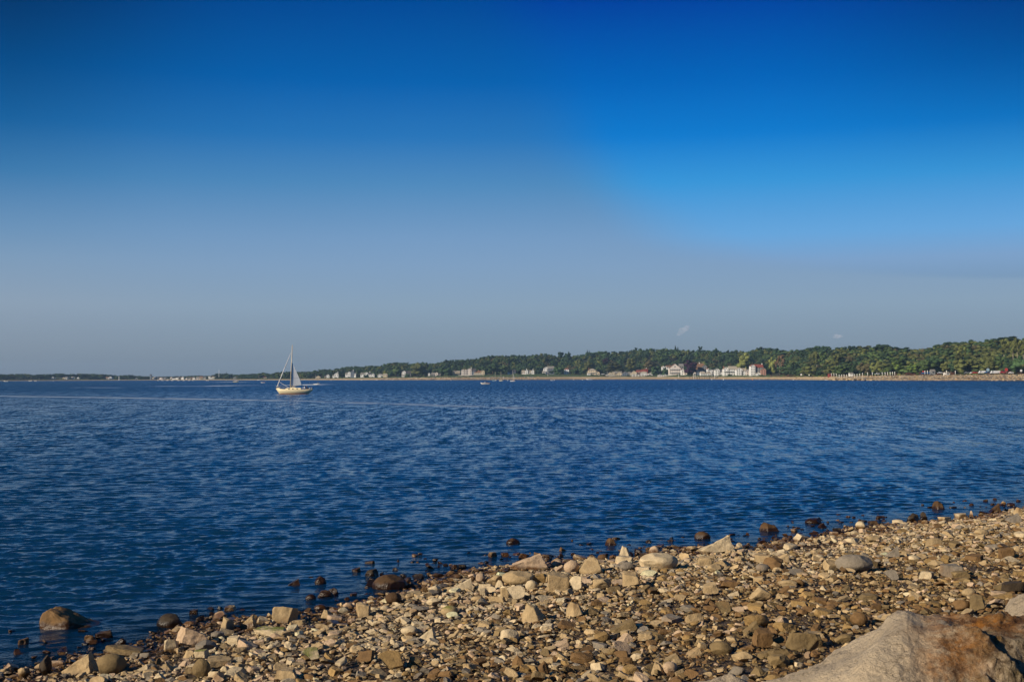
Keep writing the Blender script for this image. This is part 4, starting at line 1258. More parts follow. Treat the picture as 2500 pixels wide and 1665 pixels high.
h(1565,1580,907,917.5,'white arched cottage in front of the bright red house',[(0,1,1,'hip','white','pale')],64)
h(1582,1593,908.5,918,'small white stepped building right of the bright red house',[(0,.5,.7,'flat','white','pale'),(.45,1,1,'front','white','pale')],68)
h(1605,1616,909,917,'small blue shed like house behind the white balustrade',[(0,1,1,'front','blue','grey')],80)
h(1616,1638,892,900.5,'pair of white gables half hidden above the balustrade trees',[(0,.3,.9,'front','white','brown'),(.5,1,1,'side','white','brown')],130)
h(1634,1670,888,915.5,'large three storey pink white house with stacked balconies',[(0,.78,1,'front','warm','brown'),(.7,1,1,'side','grey','grey',{'y':2})],70,extra=balconies([.2,.48]))
h(1663,1677,900,915,'narrow white and pink cottage under the purple tree',[(0,.5,1,'front','white','red'),(.45,1,.5,'front','warm','pale',{'y':-2})],66)
h(1697,1726,887,907,'house with very steep brown roof and white chimney',[(0,.75,1,'side','warm','brown',{'rf':.75,'ch':.55}),(.6,1,.85,'front','grey','brown')],112)
h(1701,1716,903,912,'low pale blue building under the steep brown roof',[(0,1,1,'side','blue','grey')],90)
h(1711,1739,907,918,'low white twin cottage with pale roof behind the pier',[(0,.38,1,'side','white','pale'),(.36,1,.95,'hip','white','pale')],62)
h(1727,1748,899,915,'white house with red topped gable behind the low twin cottage',[(0,.2,1,'front','white','red'),(.15,.7,.85,'front','white','grey'),(.6,1,.8,'side','white','grey')],84)
h(1746,1767,899,917,'white house with rounded gable left of the big white hotel like house',[(0,.55,1,'front','white','grey'),(.5,1,.8,'side','white','grey')],72)
h(1767,1800,894,917,'big white hotel like house with long porch roof',[(0,.42,.92,'front','white','pale',{'ch':.1}),(.38,1,1,'side','white','pale')],74,extra=porch(-.05,.8,.45))
h(1798,1823,897,916.5,'white gabled house with two rows of dark windows under the light green tree',[(0,.62,1,'front','white','pale'),(.55,1,.9,'side','white','pale')],70)
h(1822,1834,901,918,'narrow pinkish white house between two gabled houses',[(0,1,1,'front','warm','grey')],68)
h(1833,1870,889.5,917,'white gabled house with long red brown roof and chimneys',[(0,.3,1,'front','white','brown'),(.2,.85,1,'side','grey','red',{'ch':.95,'y':2}),(.66,1,.7,'front','salmon','grey',{'y':-.5})],76)
h(1847,1857,908.5,917.5,'small low white hut in front of the red brown roofed house',[(0,1,1,'front','white','pale')],60)
h(1886,1896,894,900.5,'small bright red gabled house among the trees at the end of the village',[(0,1,1,'front','red','red')],110)
# harbour town, far left of centre: rows of small pale buildings
_g = np.random.default_rng(5)
town = empty('x', (0,0,0)); bpy.data.objects.remove(town)
for i in range(34):
    c = 374 + i * 3.1 + _g.uniform(-1, 1); w = _g.uniform(4, 7); t = _g.uniform(919.6, 923.0)
    if 476 < c < 504: continue
    wl = str(_g.choice(['white', 'warm', 'white', 'white', 'grey'])); rf = str(_g.choice(['grey', 'pale', 'brown', 'dark']))
    h(c - w / 2, c + w / 2, t, 927.0, 'tiny %s house with %s roof in the distant harbour town' % ({'warm': 'pinkish', 'white': 'white', 'cream': 'cream', 'grey': 'grey'}[wl], rf),
      [(0, 1, 1, str(_g.choice(['front', 'side'])), wl, rf, {'win': False})], float(_g.uniform(14, 60)), group='houses of the distant harbour town')
HOUSE_SPANS = [q for q in HOUSE_SPANS if q[0] > 760 or q[0] < 345 or 473 < q[0] < 580]

# dark square tower of the harbour town
def simple(name, mb_parts, loc, label, cat, group=None, yaw=0.0):
    """mb_parts: list of (part name, MB, material); one part -> the mesh is the thing itself"""
    if len(mb_parts) == 1:
        o = mb_parts[0][1].build(name, mb_parts[0][2], None); o.location = loc; o.rotation_euler = (0, 0, yaw)
        return tag(o, label, cat, group)
    r = empty(name, loc, yaw)
    for n, m, mt in mb_parts: m.build(n, mt, r)
    return tag(r, label, cat, group)
D = 2760; k = D / FPX
t1 = MB().box(-1.8, 1.8, -1.8, 1.8, -3, 9.6); t2 = MB().box(-2.3, 2.3, -2.3, 2.3, 9.6, 10.6).box(-1.2, 1.2, -1.2, 1.2, 10.6, 12.2)
simple('tower', [('shaft', t1, BLUEW), ('top', t2, R_DARK)], at_y(368.3, 926, D), 'dark square tower above the distant harbour town', 'tower')
t1 = MB().tube((0, 0, -2), (0, 0, 13), .45, .3, 8); t2 = MB().tube((0, 0, 13), (0, 0, 15.5), .15, .1, 6)
simple('steeple_pole', [('pole', t1, WHITE), ('tip', t2, WHITE)], at_y(534.6, 918, 2500), 'tall white pole rising above the trees right of the harbour town', 'pole')
t1 = MB().tube((0, 0, -2), (0, 0, 7.2), .9, .7, 8); t2 = MB().tube((0, 0, 7.2), (0, 0, 8.2), 1.1, 1.1, 8).tube((0, 0, 8.2), (0, 0, 9.0), .9, .1, 8)
simple('beacon', [('shaft', t1, WHITE), ('lantern', t2, R_DARK)], at_y(290.5, 927, 2660), 'small white beacon on the low left shore', 'beacon')
def flagpole(px, yt, yb, s, label):
    D = float(shore_D(px)) + s; H = (yb - yt) * D / FPX
    t = MB().tube((0, 0, -1), (0, 0, H), .28, .12, 8); u = MB().tube((0, 0, H), (0, 0, H + .35), .28, .1, 6)
    simple('flagpole', [('pole', t, WHITE), ('finial', u, WHITE)], at_y(px, yb, D), label, 'flagpole')
flagpole(1337.5, 896, 918, 40, 'white flagpole on the lawn before the tall blue grey house')
flagpole(771, 916, 926, 25, 'short white flagpole left of the cream A shaped cottage')
flagpole(1482.5, 907, 917, 40, 'white pole left of the long beach house')

# terrace walls, balustrade
def wall_run(px0, px1, yt, yb, s, label, cap=True, posts=0, name='terrace_wall', cat='wall', mat=None):
    D = float(shore_D((px0 + px1) / 2)) + s; k = D / FPX; W = (px1 - px0) * k; H = (yb - yt) * k
    m = MB().box(-W / 2, W / 2, 0, .5, -2.5, H - .25); c = MB().box(-W / 2 - .1, W / 2 + .1, -.12, .62, H - .25, H)
    parts = [('wall', m, mat or STONEW), ('coping', c, WHITE)]
    r = simple(name, parts, at_y((px0 + px1) / 2, yb, D), label, cat)
    for i in range(posts):
        x = -W / 2 + W * (i + .5) / posts
        MB().box(x - .45, x + .45, -.2, .7, -.5, H + (1.6 if i % 3 == 1 else .6)).build('pier_post', WHITE, r)
wall_run(1119, 1156, 915.7, 919, 46, 'long white terrace wall below the mansion with three gables')
wall_run(1156, 1178, 912.5, 915.5, 60, 'sloping white garden wall below the orange roofed wing')
wall_run(1478, 1502, 914.5, 919.5, 44, 'low white deck wall before the long beach house')
wall_run(1541, 1577, 915, 920, 40, 'white porch wall in front of the red house', posts=5)
wall_run(1605, 1643, 916, 919.5, 40, 'white balustrade with square posts left of the three storey house', posts=9, name='balustrade', cat='balustrade')
wall_run(1276, 1305, 913.4, 916.5, 56, 'dark hedge like wall under the long white mansion', mat=R_DARK)

# ============================================================ trees
def foliage_mat():
    m, nt, N, L, B = new_mat('foliage')
    oi = N.new('ShaderNodeObjectInfo')
    at = N.new('ShaderNodeAttribute'); at.attribute_name = 'shade'
    geo = N.new('ShaderNodeNewGeometry')
    nz = N.new('ShaderNodeTexNoise'); nz.inputs['Scale'].default_value = 0.35; nz.inputs['Detail'].default_value = 3
    L.new(geo.outputs['Position'], nz.inputs['Vector'])
    mr = N.new('ShaderNodeMapRange'); mr.inputs[1].default_value = .3; mr.inputs[2].default_value = .7; mr.inputs[3].default_value = .72; mr.inputs[4].default_value = 1.3
    L.new(nz.outputs[0], mr.inputs[0])
    mu = N.new('ShaderNodeMath'); mu.operation = 'MULTIPLY'; L.new(mr.outputs[0], mu.inputs[0]); L.new(at.outputs['Fac'], mu.inputs[1])
    vm = N.new('ShaderNodeVectorMath'); vm.operation = 'SCALE'; L.new(oi.outputs['Color'], vm.inputs[0]); L.new(mu.outputs[0], vm.inputs['Scale'])
    L.new(vm.outputs[0], B.inputs['Base Color']); B.inputs['Roughness'].default_value = 0.75
    B.inputs['Specular IOR Level'].default_value = 0.15
    return m
M_FOL = foliage_mat()
M_BARK = basic('bark', (0.10, 0.075, 0.05), 0.9, 0.3)
M_PALEBARK = basic('pale_bark', (0.42, 0.36, 0.27), 0.8, 0.2)

def crown_arrays(g, kind, n_leaf=1000, sub=2):
    """unit tree: height 1, crown around the z axis. returns verts, quads/tri (as quads), shade"""
    cl = []
    if kind == 'broad':
        n = 20
        for _ in range(n):
            a = g.uniform(0, 2 * PI); r = 0.36 * math.sqrt(g.random()); z = g.uniform(.16, .86)
            r *= math.sqrt(max(.10, 1 - ((z - .48) / .44) ** 2)) * 1.05
            cl.append((r * math.cos(a), r * math.sin(a), z, g.uniform(.10, .17)))
        cl.append((0, 0, .50, .28))
    elif kind == 'tall':
        for _ in range(15):
            a = g.uniform(0, 2 * PI); r = 0.24 * math.sqrt(g.random()); z = g.uniform(.45, .93)
            cl.append((r * math.cos(a), r * math.sin(a), z, g.uniform(.07, .12)))
        cl.append((0, 0, .72, .16))
    elif kind == 'open':
        for _ in range(16):
            a = g.uniform(0, 2 * PI); r = 0.42 * math.sqrt(g.random()); z = g.uniform(.38, .92)
            r *= math.sqrt(max(.1, 1 - ((z - .6) / .42) ** 2))
            cl.append((r * math.cos(a), r * math.sin(a), z, g.uniform(.07, .12)))
    elif kind == 'pine':
        for i in range(9):
            z = .22 + .76 * i / 9; R_ = .24 * (1 - z) ** .8 + .03
            for k_ in range(max(1, int(5 * (1 - z) + 1))):
                a = g.uniform(0, 2 * PI); cl.append((R_ * .6 * math.cos(a), R_ * .6 * math.sin(a), z, R_ * .62))
    else:   # shrub
        for _ in range(9):
            a = g.uniform(0, 2 * PI); r = 0.5 * math.sqrt(g.random()); z = g.uniform(.15, .6)
            cl.append((r * math.cos(a), r * math.sin(a), z, g.uniform(.20, .36)))
    Vs = []; Fs = []; Sh = []; base = 0
    iv, if_ = ICO[sub]
    tot = sum(c[3] ** 2 for c in cl)
    for (x, y, z, r) in cl:
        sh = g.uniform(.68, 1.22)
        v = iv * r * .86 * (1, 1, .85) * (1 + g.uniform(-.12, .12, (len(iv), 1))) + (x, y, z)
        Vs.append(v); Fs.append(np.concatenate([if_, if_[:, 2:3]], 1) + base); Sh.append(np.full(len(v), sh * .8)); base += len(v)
        n = int(n_leaf * r * r / tot) + 6
        d = g.normal(0, 1, (n, 3)); d /= np.linalg.norm(d, axis=1, keepdims=True)
        c = d * r * g.uniform(.80, 1.14, (n, 1)) * (1, 1, .85) + (x, y, z)
        nr = d + g.normal(0, .38, (n, 3)); nr /= np.linalg.norm(nr, axis=1, keepdims=True)
        t = np.cross(nr, g.normal(0, 1, (n, 3))); t /= np.linalg.norm(t, axis=1, keepdims=True); b = np.cross(nr, t)
        s = g.uniform(.016, .034, (n, 1))
        q = np.stack([c - t * s, c + b * s * .7, c + t * s, c - b * s * .7], 1).reshape(-1, 3)
        Vs.append(q); Fs.append(np.arange(4 * n).reshape(n, 4) + base); Sh.append(np.repeat(sh * g.uniform(.88, 1.18, n), 4)); base += 4 * n
    return np.concatenate(Vs), np.concatenate(Fs), np.concatenate(Sh)
def quad_mesh(name, V, F, mat):
    tri = F[:, 2] == F[:, 3]
    me = bpy.data.meshes.new(name)
    lt = np.where(tri, 3, 4).astype(np.int32); ls = np.concatenate([[0], np.cumsum(lt)[:-1]]).astype(np.int32)
    mask = np.ones(F.shape, bool); mask[tri, 3] = False
    fl = F[mask].astype(np.int32)
    me.vertices.add(len(V)); me.vertices.foreach_set('co', V.astype(np.float32).ravel())
    me.loops.add(len(fl)); me.loops.foreach_set('vertex_index', fl)
    me.polygons.add(len(F)); me.polygons.foreach_set('loop_start', ls)
    me.update(calc_edges=True); me.materials.append(mat)
    return me
PROTO = {}
for kd, cnt in (('broad', 7), ('tall', 3), ('open', 3), ('pine', 2), ('shrub', 3)):
    PROTO[kd] = []
    for i in range(cnt):
        g = np.random.default_rng(hash(kd) % 1000 * 0 + len(kd) * 100 + i)
        V, F, S = crown_arrays(g, kd, 1100 if kd != 'shrub' else 700)
        me = quad_mesh('crown', V, F, M_FOL)
        at = me.attributes.new('shade', 'FLOAT', 'POINT'); at.data.foreach_set('value', S.astype(np.float32))
        tk = {}
        for bk, bm_ in (('dark', M_BARK), ('pale', M_PALEBARK)):
            t = MB()
            if kd in ('broad', 'open'):
                t.tube((0, 0, -.08), (.01, 0, .34), .028, .020, 7)
                for a in range(4):
                    an = a * 1.6 + i; t.tube((.01, 0, .32), (.17 * math.cos(an), .17 * math.sin(an), .62), .014, .005, 5)
            elif kd == 'tall':
                t.tube((0, 0, -.08), (.015, 0, .5), .017, .012, 7)
                t.tube((.015, 0, .46), (.11, .02, .78), .009, .004, 5); t.tube((.012, 0, .40), (-.13, .0, .74), .009, .004, 5); t.tube((.015, 0, .5), (.0, .0, .9), .009, .004, 5)
            elif kd == 'pine': t.tube((0, 0, -.08), (0, 0, .95), .02, .004, 7)
            else:
                for a in range(3): t.tube((0, 0, -.1), (.2 * math.cos(a * 2.1), .2 * math.sin(a * 2.1), .3), .02, .01, 5)
            tk[bk] = t.mesh('trunk', bm_, True)
        PROTO[kd].append((me, tk))

GREENS = {
    'dark green': (0.034, 0.066, 0.032), 'deep green': (0.050, 0.092, 0.036), 'green': (0.080, 0.125, 0.040), 'olive green': (0.13, 0.145, 0.045),
    'yellowish green': (0.20, 0.22, 0.06), 'brownish': (0.11, 0.098, 0.045), 'rusty': (0.19, 0.12, 0.065), 'purple': (0.036, 0.012, 0.028), 'bright green': (0.13, 0.19, 0.04)}
TREES_N = 0
def tree(px, s, h_, w_, kind, colour, label, bark='dark', group='trees of the far shore', ybase=None, name=None, cat='tree'):
    global TREES_N
    g = np.random.default_rng(int(px * 13 + s * 7) & 0xffff)
    p = far_pt(px, s)
    if ybase is not None: p = at_y(px, ybase, float(shore_D(px)) + s)
    nm = name or {'pine': 'pine_tree', 'shrub': 'shrub'}.get(kind, 'tree')
    r = empty(nm, p, g.uniform(0, 6.28))
    me, tk = PROTO[kind][int(g.integers(0, len(PROTO[kind])))]
    unit_w = {'broad': .80, 'open': .92, 'tall': .62, 'pine': .46, 'shrub': 1.35}[kind]
    r.scale = (w_ / unit_w, w_ / unit_w, h_)
    c = link_mesh('crown', me, r)
    kk = max(.5, g.normal(1, .24))
    c.color = (*[v * kk for v in GREENS[colour]], 1)
    link_mesh('trunk', tk[bark], r)
    tag(r, label, cat, group)
    TREES_N += 1
    return r
def px_m(px, s): return (float(shore_D(px)) + s) / FPX
def tree_px(px, wpx, yt, yb, s, kind, colour, label, bark='dark', group='trees of the far shore', **k_):
    k = px_m(px, s); return tree(px, s, (yb - yt) * k * 1.03, wpx * k, kind, colour, label, bark, group, ybase=yb, **k_)
T = tree_px
T(1686,32,879,914,72,'broad','purple','dark purple leaved tree beside the three storey house')
T(1480,20,874,890,240,'broad','purple','small purple tree high in the wood above the cream cottage')
T(1824,44,860,908,100,'broad','yellowish green','big light green tree rising over the white gabled houses',bark='pale')
T(1887,20,870,912,96,'broad','yellowish green','pale yellowish tree left of the pale barked one at the village end')
T(1904,24,866,911,88,'open','rusty','pale rust coloured tree at the end of the village',bark='pale')
T(1440,32,881,912,96,'broad','olive green','olive tree behind the left of the cream cottage')
T(1497,40,884,914,96,'broad','olive green','wide olive tree between the cream cottage and the long beach house')
T(1540,26,874,905,100,'broad','olive green','rounded olive tree behind the dark grey gable house')
T(1585,34,878,908,105,'broad','brownish','rounded brownish olive tree behind the bright red house')
T(1598,26,892,917,70,'broad','deep green','deep green bushy tree between the red house and the balustrade')
T(1624,16,899,917,72,'broad','deep green','small dark tree left of the three storey house')
T(1364,24,894,916,72,'broad','deep green','round dark bush tree right of the flagpole house')
T(1315,17,897,917,66,'broad','dark green','dark round tree between the white mansion and the flagpole house')
T(1347,14,905,917,60,'tall','dark green','small dark cypress like tree before the flagpole house')
T(1203,40,885,914,80,'broad','deep green','large deep green tree right of the orange roofed wing')
T(1225,28,890,914,82,'broad','green','green tree behind the moored sailing boats')
T(874,13,902,920,76,'tall','dark green','dark upright tree between the blue grey house and the broad white house')
T(953,14,909,920,70,'broad','deep green','small dark tree right of the flat fronted cream house')
T(967,26,892,919,90,'broad','green','green tree left of the tall white pointed gable')
T(1024,44,884,919,84,'broad','olive green','broad olive tree right of the dark roofed pointed gable house')
T(1088,28,893,918,84,'broad','deep green','deep green tree left of the long low outbuilding')
T(835,14,906,920,72,'broad','dark green','dark tree between two white cottages on the left slope')
T(893,14,912,921,60,'shrub','deep green','deep green shrub before the broad white house',name='shrub',cat='shrub')
T(996,16,911,921,56,'shrub','deep green','round shrub in front of the pointed gable house',name='shrub',cat='shrub')
T(535,26,911,927,50,'broad','dark green','largest dark tree clump right of the harbour town')
T(555,22,912,927,50,'broad','dark green','dark tree right of the largest dark clump')
T(172,3.5,909,927,60,'pine','dark green','single spiky pine over the left shore trees')
T(553,4,907.5,922,80,'pine','dark green','thin spiky pine behind the dark tree clump')
T(615,4,909.5,924,80,'pine','dark green','thin spiky pine left of the sailing boat')
T(1648,11,842.5,868,390,'pine','dark green','tallest dark pine on the skyline above the three storey house')
T(1655,9,846,868,385,'pine','dark green','smaller pine beside the tallest skyline pine')
T(1709,13,845.5,868,375,'tall','dark green','dark top heavy tree on the skyline above the brown roof')
T(1749,12,848,870,370,'broad','dark green','round topped dark tree on the skyline left of the light green tree')
T(1434,6,853,873,380,'pine','dark green','left of two pointed trees on the skyline above the olive tree')
T(1439,5,854,873,378,'pine','dark green','right of two pointed trees on the skyline above the olive tree')
T(1553,8,848,866,385,'tall','dark green','left of the two small tufted trees on the skyline above the red house')
T(1563,9,850,866,383,'tall','dark green','right of the two small tufted trees on the skyline above the red house')
T(1369,14,856.5,882,340,'broad','dark green','left of two round headed trees on the skyline above the narrow white house')
T(1386,15,858,882,340,'broad','dark green','right of two round headed trees on the skyline above the narrow white house')
T(1624,6,846.5,868,386,'pine','dark green','pointed tree left of the tallest skyline pines')
T(2353,30,846,884,60,'open','yellowish green','pale barked slender tree in front of the right wood',bark='pale')
T(2341,22,862,892,52,'tall','olive green','leaning pale barked young tree in the right wood',bark='pale')
for x_, yt_, l_ in ((2452,838,'first pale trunk from the left in the group at the right end'),(2474,836,'second pale trunk in the group at the right end'),(2484,832,'third pale trunk in the group at the right end'),(2499,840,'last pale trunk at the right edge of the wood')):
    T(x_, 26, yt_ - 8, 888, 66, 'tall', 'olive green', 'tall tree, ' + l_, bark='pale', group='pale trunked trees at the right end')
T(1994,22,858,908,60,'tall','olive green','tall pale barked tree left of the dark gap in the right wood',bark='pale')
T(2008,22,860,908,58,'tall','green','tall pale barked tree inside the dark gap of the right wood',bark='pale')
T(2045,26,862,909,60,'tall','olive green','tall pale barked tree above the rocky jetty',bark='pale')
T(2195,30,876,912,50,'broad','bright green','bright green bushy tree right of the silver cars')
T(2163,22,895,914,44,'shrub','bright green','bright green low shrub behind the bollards',name='shrub',cat='shrub')
T(2230,28,886,912,50,'broad','bright green','bright green tree behind the blue car')

# the rest of the wood: front and skyline trees one by one, the deep middle as one mass
def near_place(px, s):
    marks = [(60,'at the far left of the distant shore'),(150,'behind the low cream cottage'),(230,'left of the sunlit two gabled house'),(300,'beside the white beacon'),(360,'beside the dark harbour tower'),
             (440,'behind the harbour town'),(520,'behind the long flat roofed building'),(590,'left of the sailing boat'),(650,'behind the sailing boat bow'),(720,'behind the sail'),(780,'behind the cream A shaped cottage'),
             (830,'behind the steep white gable'),(890,'above the broad white house'),(960,'left of the pointed gable house'),(1030,'above the grey shingled house'),(1100,'above the long low outbuilding'),
             (1160,'above the mansion with three gables'),(1220,'above the moored sailing boats'),(1290,'above the long white mansion'),(1345,'above the flagpole house'),(1400,'above the narrow white house'),
             (1450,'above the cream cottage'),(1510,'above the long beach house'),(1570,'above the red house'),(1620,'above the white balustrade'),(1660,'above the three storey house'),(1712,'above the steep brown roof'),
             (1780,'above the big white house'),(1840,'above the red brown roof'),(1900,'at the end of the village'),(1960,'behind the bare sand beach'),(2030,'above the rocky jetty'),(2090,'above the small beach hut'),
             (2150,'above the silver cars'),(2220,'above the bright green trees'),(2290,'above the wooden hut'),(2350,'above the slender pale barked tree'),(2410,'above the parked boats'),(2480,'above the pale trunks at the right end')]
    return min(marks, key=lambda m: abs(m[0] - px))[1]
def blocked(px, s, w):
    for a, b, hs in HOUSE_SPANS:
        if a - w * .4 < px < b + w * .4 and s < hs + 22: return True
    return False
def wood():
    g = np.random.default_rng(77)
    spots = []
    # skyline
    px = -20.0
    while px < 2530:
        S = float(ridge_S(px)); k = px_m(px, S)
        wpx = g.uniform(9, 15) / k if px > 800 else g.uniform(9, 16) / k
        spots.append((px, S, wpx, 'skyline')); px += wpx * g.uniform(.62, .9)
    # lower tiers from the front
    px = -20.0
    while px < 2530:
        k = px_m(px, 90)
        s = g.uniform(45, 60) if (px > 1915 or px < 770) else g.uniform(104, 118)
        wpx = g.uniform(9, 15) / k
        if not blocked(px, s, wpx): spots.append((px, s, wpx, 'front'))
        px += wpx * g.uniform(.85, 1.25)
    n_left = 288 - TREES_N - len(spots)
    c = 0
    while c < n_left:
        px = g.uniform(820, 2530); S = float(ridge_S(px)); f = g.random() ** .8
        s = (60 if px > 1915 else 120) + f * (S - 75 - (0 if px < 1915 else -15))
        k = px_m(px, s)
        spots.append((px, s, g.uniform(10, 16) / k, 'slope')); c += 1
    for px, s, wpx, tier in spots:
        k = px_m(px, s); w_ = wpx * k
        right = min(1, max(0, (px - 1850) / 300))
        names = ['dark green', 'deep green', 'green', 'olive green', 'brownish', 'yellowish green']
        p = np.array([.30, .30, .20, .12, .06, .02]) * (1 - right) + np.array([.08, .15, .24, .32, .07, .14]) * right
        if tier == 'skyline': p = p * np.array([2.2, 1.2, .8, .5, .3, .1])
        col = str(g.choice(names, p=p / p.sum()))
        kind = str(g.choice(['broad', 'open', 'tall'], p=[.72, .18, .10]))
        gz = float(far_z(px, s))
        if tier == 'skyline':
            h_ = max(6.0, float(ridge_top_z(px)) - gz + g.uniform(-1.0, .3))
            if kind == 'open': kind = 'broad'
        else: h_ = float(tree_h(px)) * g.uniform(.75, 1.15)
        if px > 1880: w_ *= 1.35; h_ *= (1.1 if tier != 'skyline' else 1.0)
        if px < 770: h_ = max(6, (float(ridge_top_z(px)) - gz) * (g.uniform(.85, 1.05) if tier == 'skyline' else g.uniform(.6, .9))); w_ *= 1.15
        tree(px, s, h_, w_, kind, col, '%s %s tree, %s row, %s' % (col, {'broad': 'rounded', 'open': 'loose crowned', 'tall': 'slender'}[kind], {'skyline': 'skyline', 'front': 'front', 'slope': 'middle'}[tier], near_place(px, s)))
    # mass
    V_ = []; F_ = []; S_ = []; C_ = []; base = 0
    small = []
    for i in range(6):
        small.append(crown_arrays(np.random.default_rng(900 + i), 'broad', 260, 1))
    n = 0
    while n < 3000:
        px = g.uniform(-60, 2620)
        S = float(ridge_S(px)); lo = (52 if (px > 1915 or px < 770) else 112)
        if px < 790 and g.random() > .55: continue
        s = lo + g.random() ** .85 * (S + 40 - lo)
        if blocked(px, s, 14): continue
        k = px_m(px, s)
        gz = float(far_z(px, s)); h_ = float(tree_h(px)) * g.uniform(.6, .95)
        if s > S - 40: h_ = min(h_, float(ridge_top_z(px)) - gz - 2.5)
        if h_ < 3: n += 1; continue
        w_ = g.uniform(10, 15) * (1.3 if px > 1880 else 1.0); V, F, Sd = small[n % 6]
        if px < 770: h_ = max(5, (float(ridge_top_z(px)) - gz) * g.uniform(.6, .88))
        a = g.uniform(0, 6.28); c_, s_ = math.cos(a), math.sin(a)
        v = V * (w_ / .8, w_ / .8, h_); v = v @ np.array([[c_, s_, 0], [-s_, c_, 0], [0, 0, 1]])
        D = float(shore_D(px)) + s
        v = v + ((px - 1250) / FPX * D, D, gz)
        right = min(1, max(0, (px - 1850) / 300))
        names = ['dark green', 'deep green', 'green', 'olive green', 'brownish']
        p = np.array([.30, .32, .20, .12, .06]) * (1 - right) + np.array([.10, .20, .27, .36, .07]) * right
        col = np.array(GREENS[str(g.choice(names, p=p / p.sum()))]) * max(.5, g.normal(1, .24))
        V_.append(v); F_.append(F + base); base += len(v); S_.append(Sd)
        C_.append(np.repeat(np.array([[*col, 1.0]]), len(v), 0)); n += 1
    mf, nt, N, L, B = new_mat('wood_foliage')
    a1 = N.new('ShaderNodeAttribute'); a1.attribute_name = 'tint'; a2 = N.new('ShaderNodeAttribute'); a2.attribute_name = 'shade'
    vm = N.new('ShaderNodeVectorMath'); vm.operation = 'SCALE'; L.new(a1.outputs['Color'], vm.inputs[0]); L.new(a2.outputs['Fac'], vm.inputs['Scale'])
    L.new(vm.outputs[0], B.inputs['Base Color']); B.inputs['Roughness'].default_value = .75; B.inputs['Specular IOR Level'].default_value = .15
    me = quad_mesh('wood', np.concatenate(V_), np.concatenate(F_), mf)
    at = me.attributes.new('shade', 'FLOAT', 'POINT'); at.data.foreach_set('value', np.concatenate(S_).astype(np.float32))
    at = me.attributes.new('tint', 'FLOAT_COLOR', 'POINT'); at.data.foreach_set('color', np.concatenate(C_).astype(np.float32).ravel())
    tag(link_mesh('wood', me), 'dense mixed wood covering the hill behind the far shore', 'wood', kind='stuff')
    # undergrowth along the foot of the wood
    V_ = []; F_ = []; S_ = []; C_ = []; base = 0
    sh = [crown_arrays(np.random.default_rng(950 + i), 'shrub', 260) for i in range(4)]
    for n in range(900):
        px = g.uniform(-40, 2560)
        if px > 1880: s = g.uniform(26, 52); h_ = g.uniform(1.2, 3.6)
        elif px > 770: s = g.uniform(26, 112); h_ = g.uniform(1.2, 3.2)
        else: s = g.uniform(24, 60); h_ = g.uniform(2, 4)
        if blocked(px, s - 30, 2) and s < 66: h_ *= .5
        if px > 2240 and s < 38: continue
        if 1205 < px < 1420 and s < 60 and g.random() < .8: continue
        V, F, Sd = sh[n % 4]; w_ = g.uniform(3, 7); D = float(shore_D(px)) + s
        v = V * (w_ / 1.3, w_ / 1.3, h_) + ((px - 1250) / FPX * D, D, float(far_z(px, s)) - .2)
        nm = ['deep green', 'green', 'olive green', 'brownish', 'rusty', 'yellowish green', 'bright green']
        p = np.array([.3, .25, .2, .1, .0, .1, .05]) if px < 1880 else np.array([.12, .16, .28, .16, .10, .10, .08])
        col = np.array(GREENS[str(g.choice(nm, p=p / p.sum()))]) * g.normal(1, .12)
        if 2200 < px < 2330 or px > 2400:
            if g.random() < .5: col = np.array((0.13, 0.055, 0.03))
        V_.append(v); F_.append(F + base); base += len(v); S_.append(Sd); C_.append(np.repeat(np.array([[*col, 1.0]]), len(v), 0))
    me = quad_mesh('undergrowth', np.concatenate(V_), np.concatenate(F_), mf)
    at = me.attributes.new('shade', 'FLOAT', 'POINT'); at.data.foreach_set('value', np.concatenate(S_).astype(np.float32))
    at = me.attributes.new('tint', 'FLOAT_COLOR', 'POINT'); at.data.foreach_set('color', np.concatenate(C_).astype(np.float32).ravel())
    tag(link_mesh('undergrowth', me), 'low green and rusty undergrowth between the far beach and the wood', 'undergrowth', kind='stuff')
wood()

# rocks of the far waterline, far too many and small to count
def far_rocks():
    g = np.random.default_rng(8); V_ = []; F_ = []; C_ = []; base = 0
    P = [shape_stone(g, 'lump', 2, 0) for _ in range(8)]
    for n in range(2600):
        if g.random() < .30: px = g.uniform(930, 1320); s = g.uniform(-1, 22)
        elif g.random() < .8: px = g.uniform(2030, 2530); s = g.uniform(-1, 22)
        else: px = g.uniform(780, 2040); s = g.uniform(-1, 9)
        sz = g.uniform(.5, 1.5) * (1.0 if px < 1320 else .8); D = float(shore_D(px)) + s
        if px > 2030 and 7 < s < 11.5: continue
        v = P[n % 8] * (sz * 1.3, sz, sz * .75) + ((px - 1250) / FPX * D, D, float(far_z(px, s)) + sz * .15)
        V_.append(v); F_.append(ICO[2][1] + base); base += len(v)
        c = np.array(PAL[str(g.choice(['tan', 'pale', 'pink', 'grey', 'brown']))]) * g.uniform(.8, 1.25)
        C_.append(np.repeat(np.array([[*c, 1.0]]), len(v), 0))
    me = raw_mesh('shoreline_rocks', np.concatenate(V_), np.concatenate(F_), M_SHINGLE)
    at = me.attributes.new('tint', 'FLOAT_COLOR', 'POINT'); at.data.foreach_set('color', np.concatenate(C_).astype(np.float32).ravel())
    tag(link_mesh('shoreline_rocks', me), 'loose rocks strewn along the far waterline', 'rocks', kind='stuff')
far_rocks()

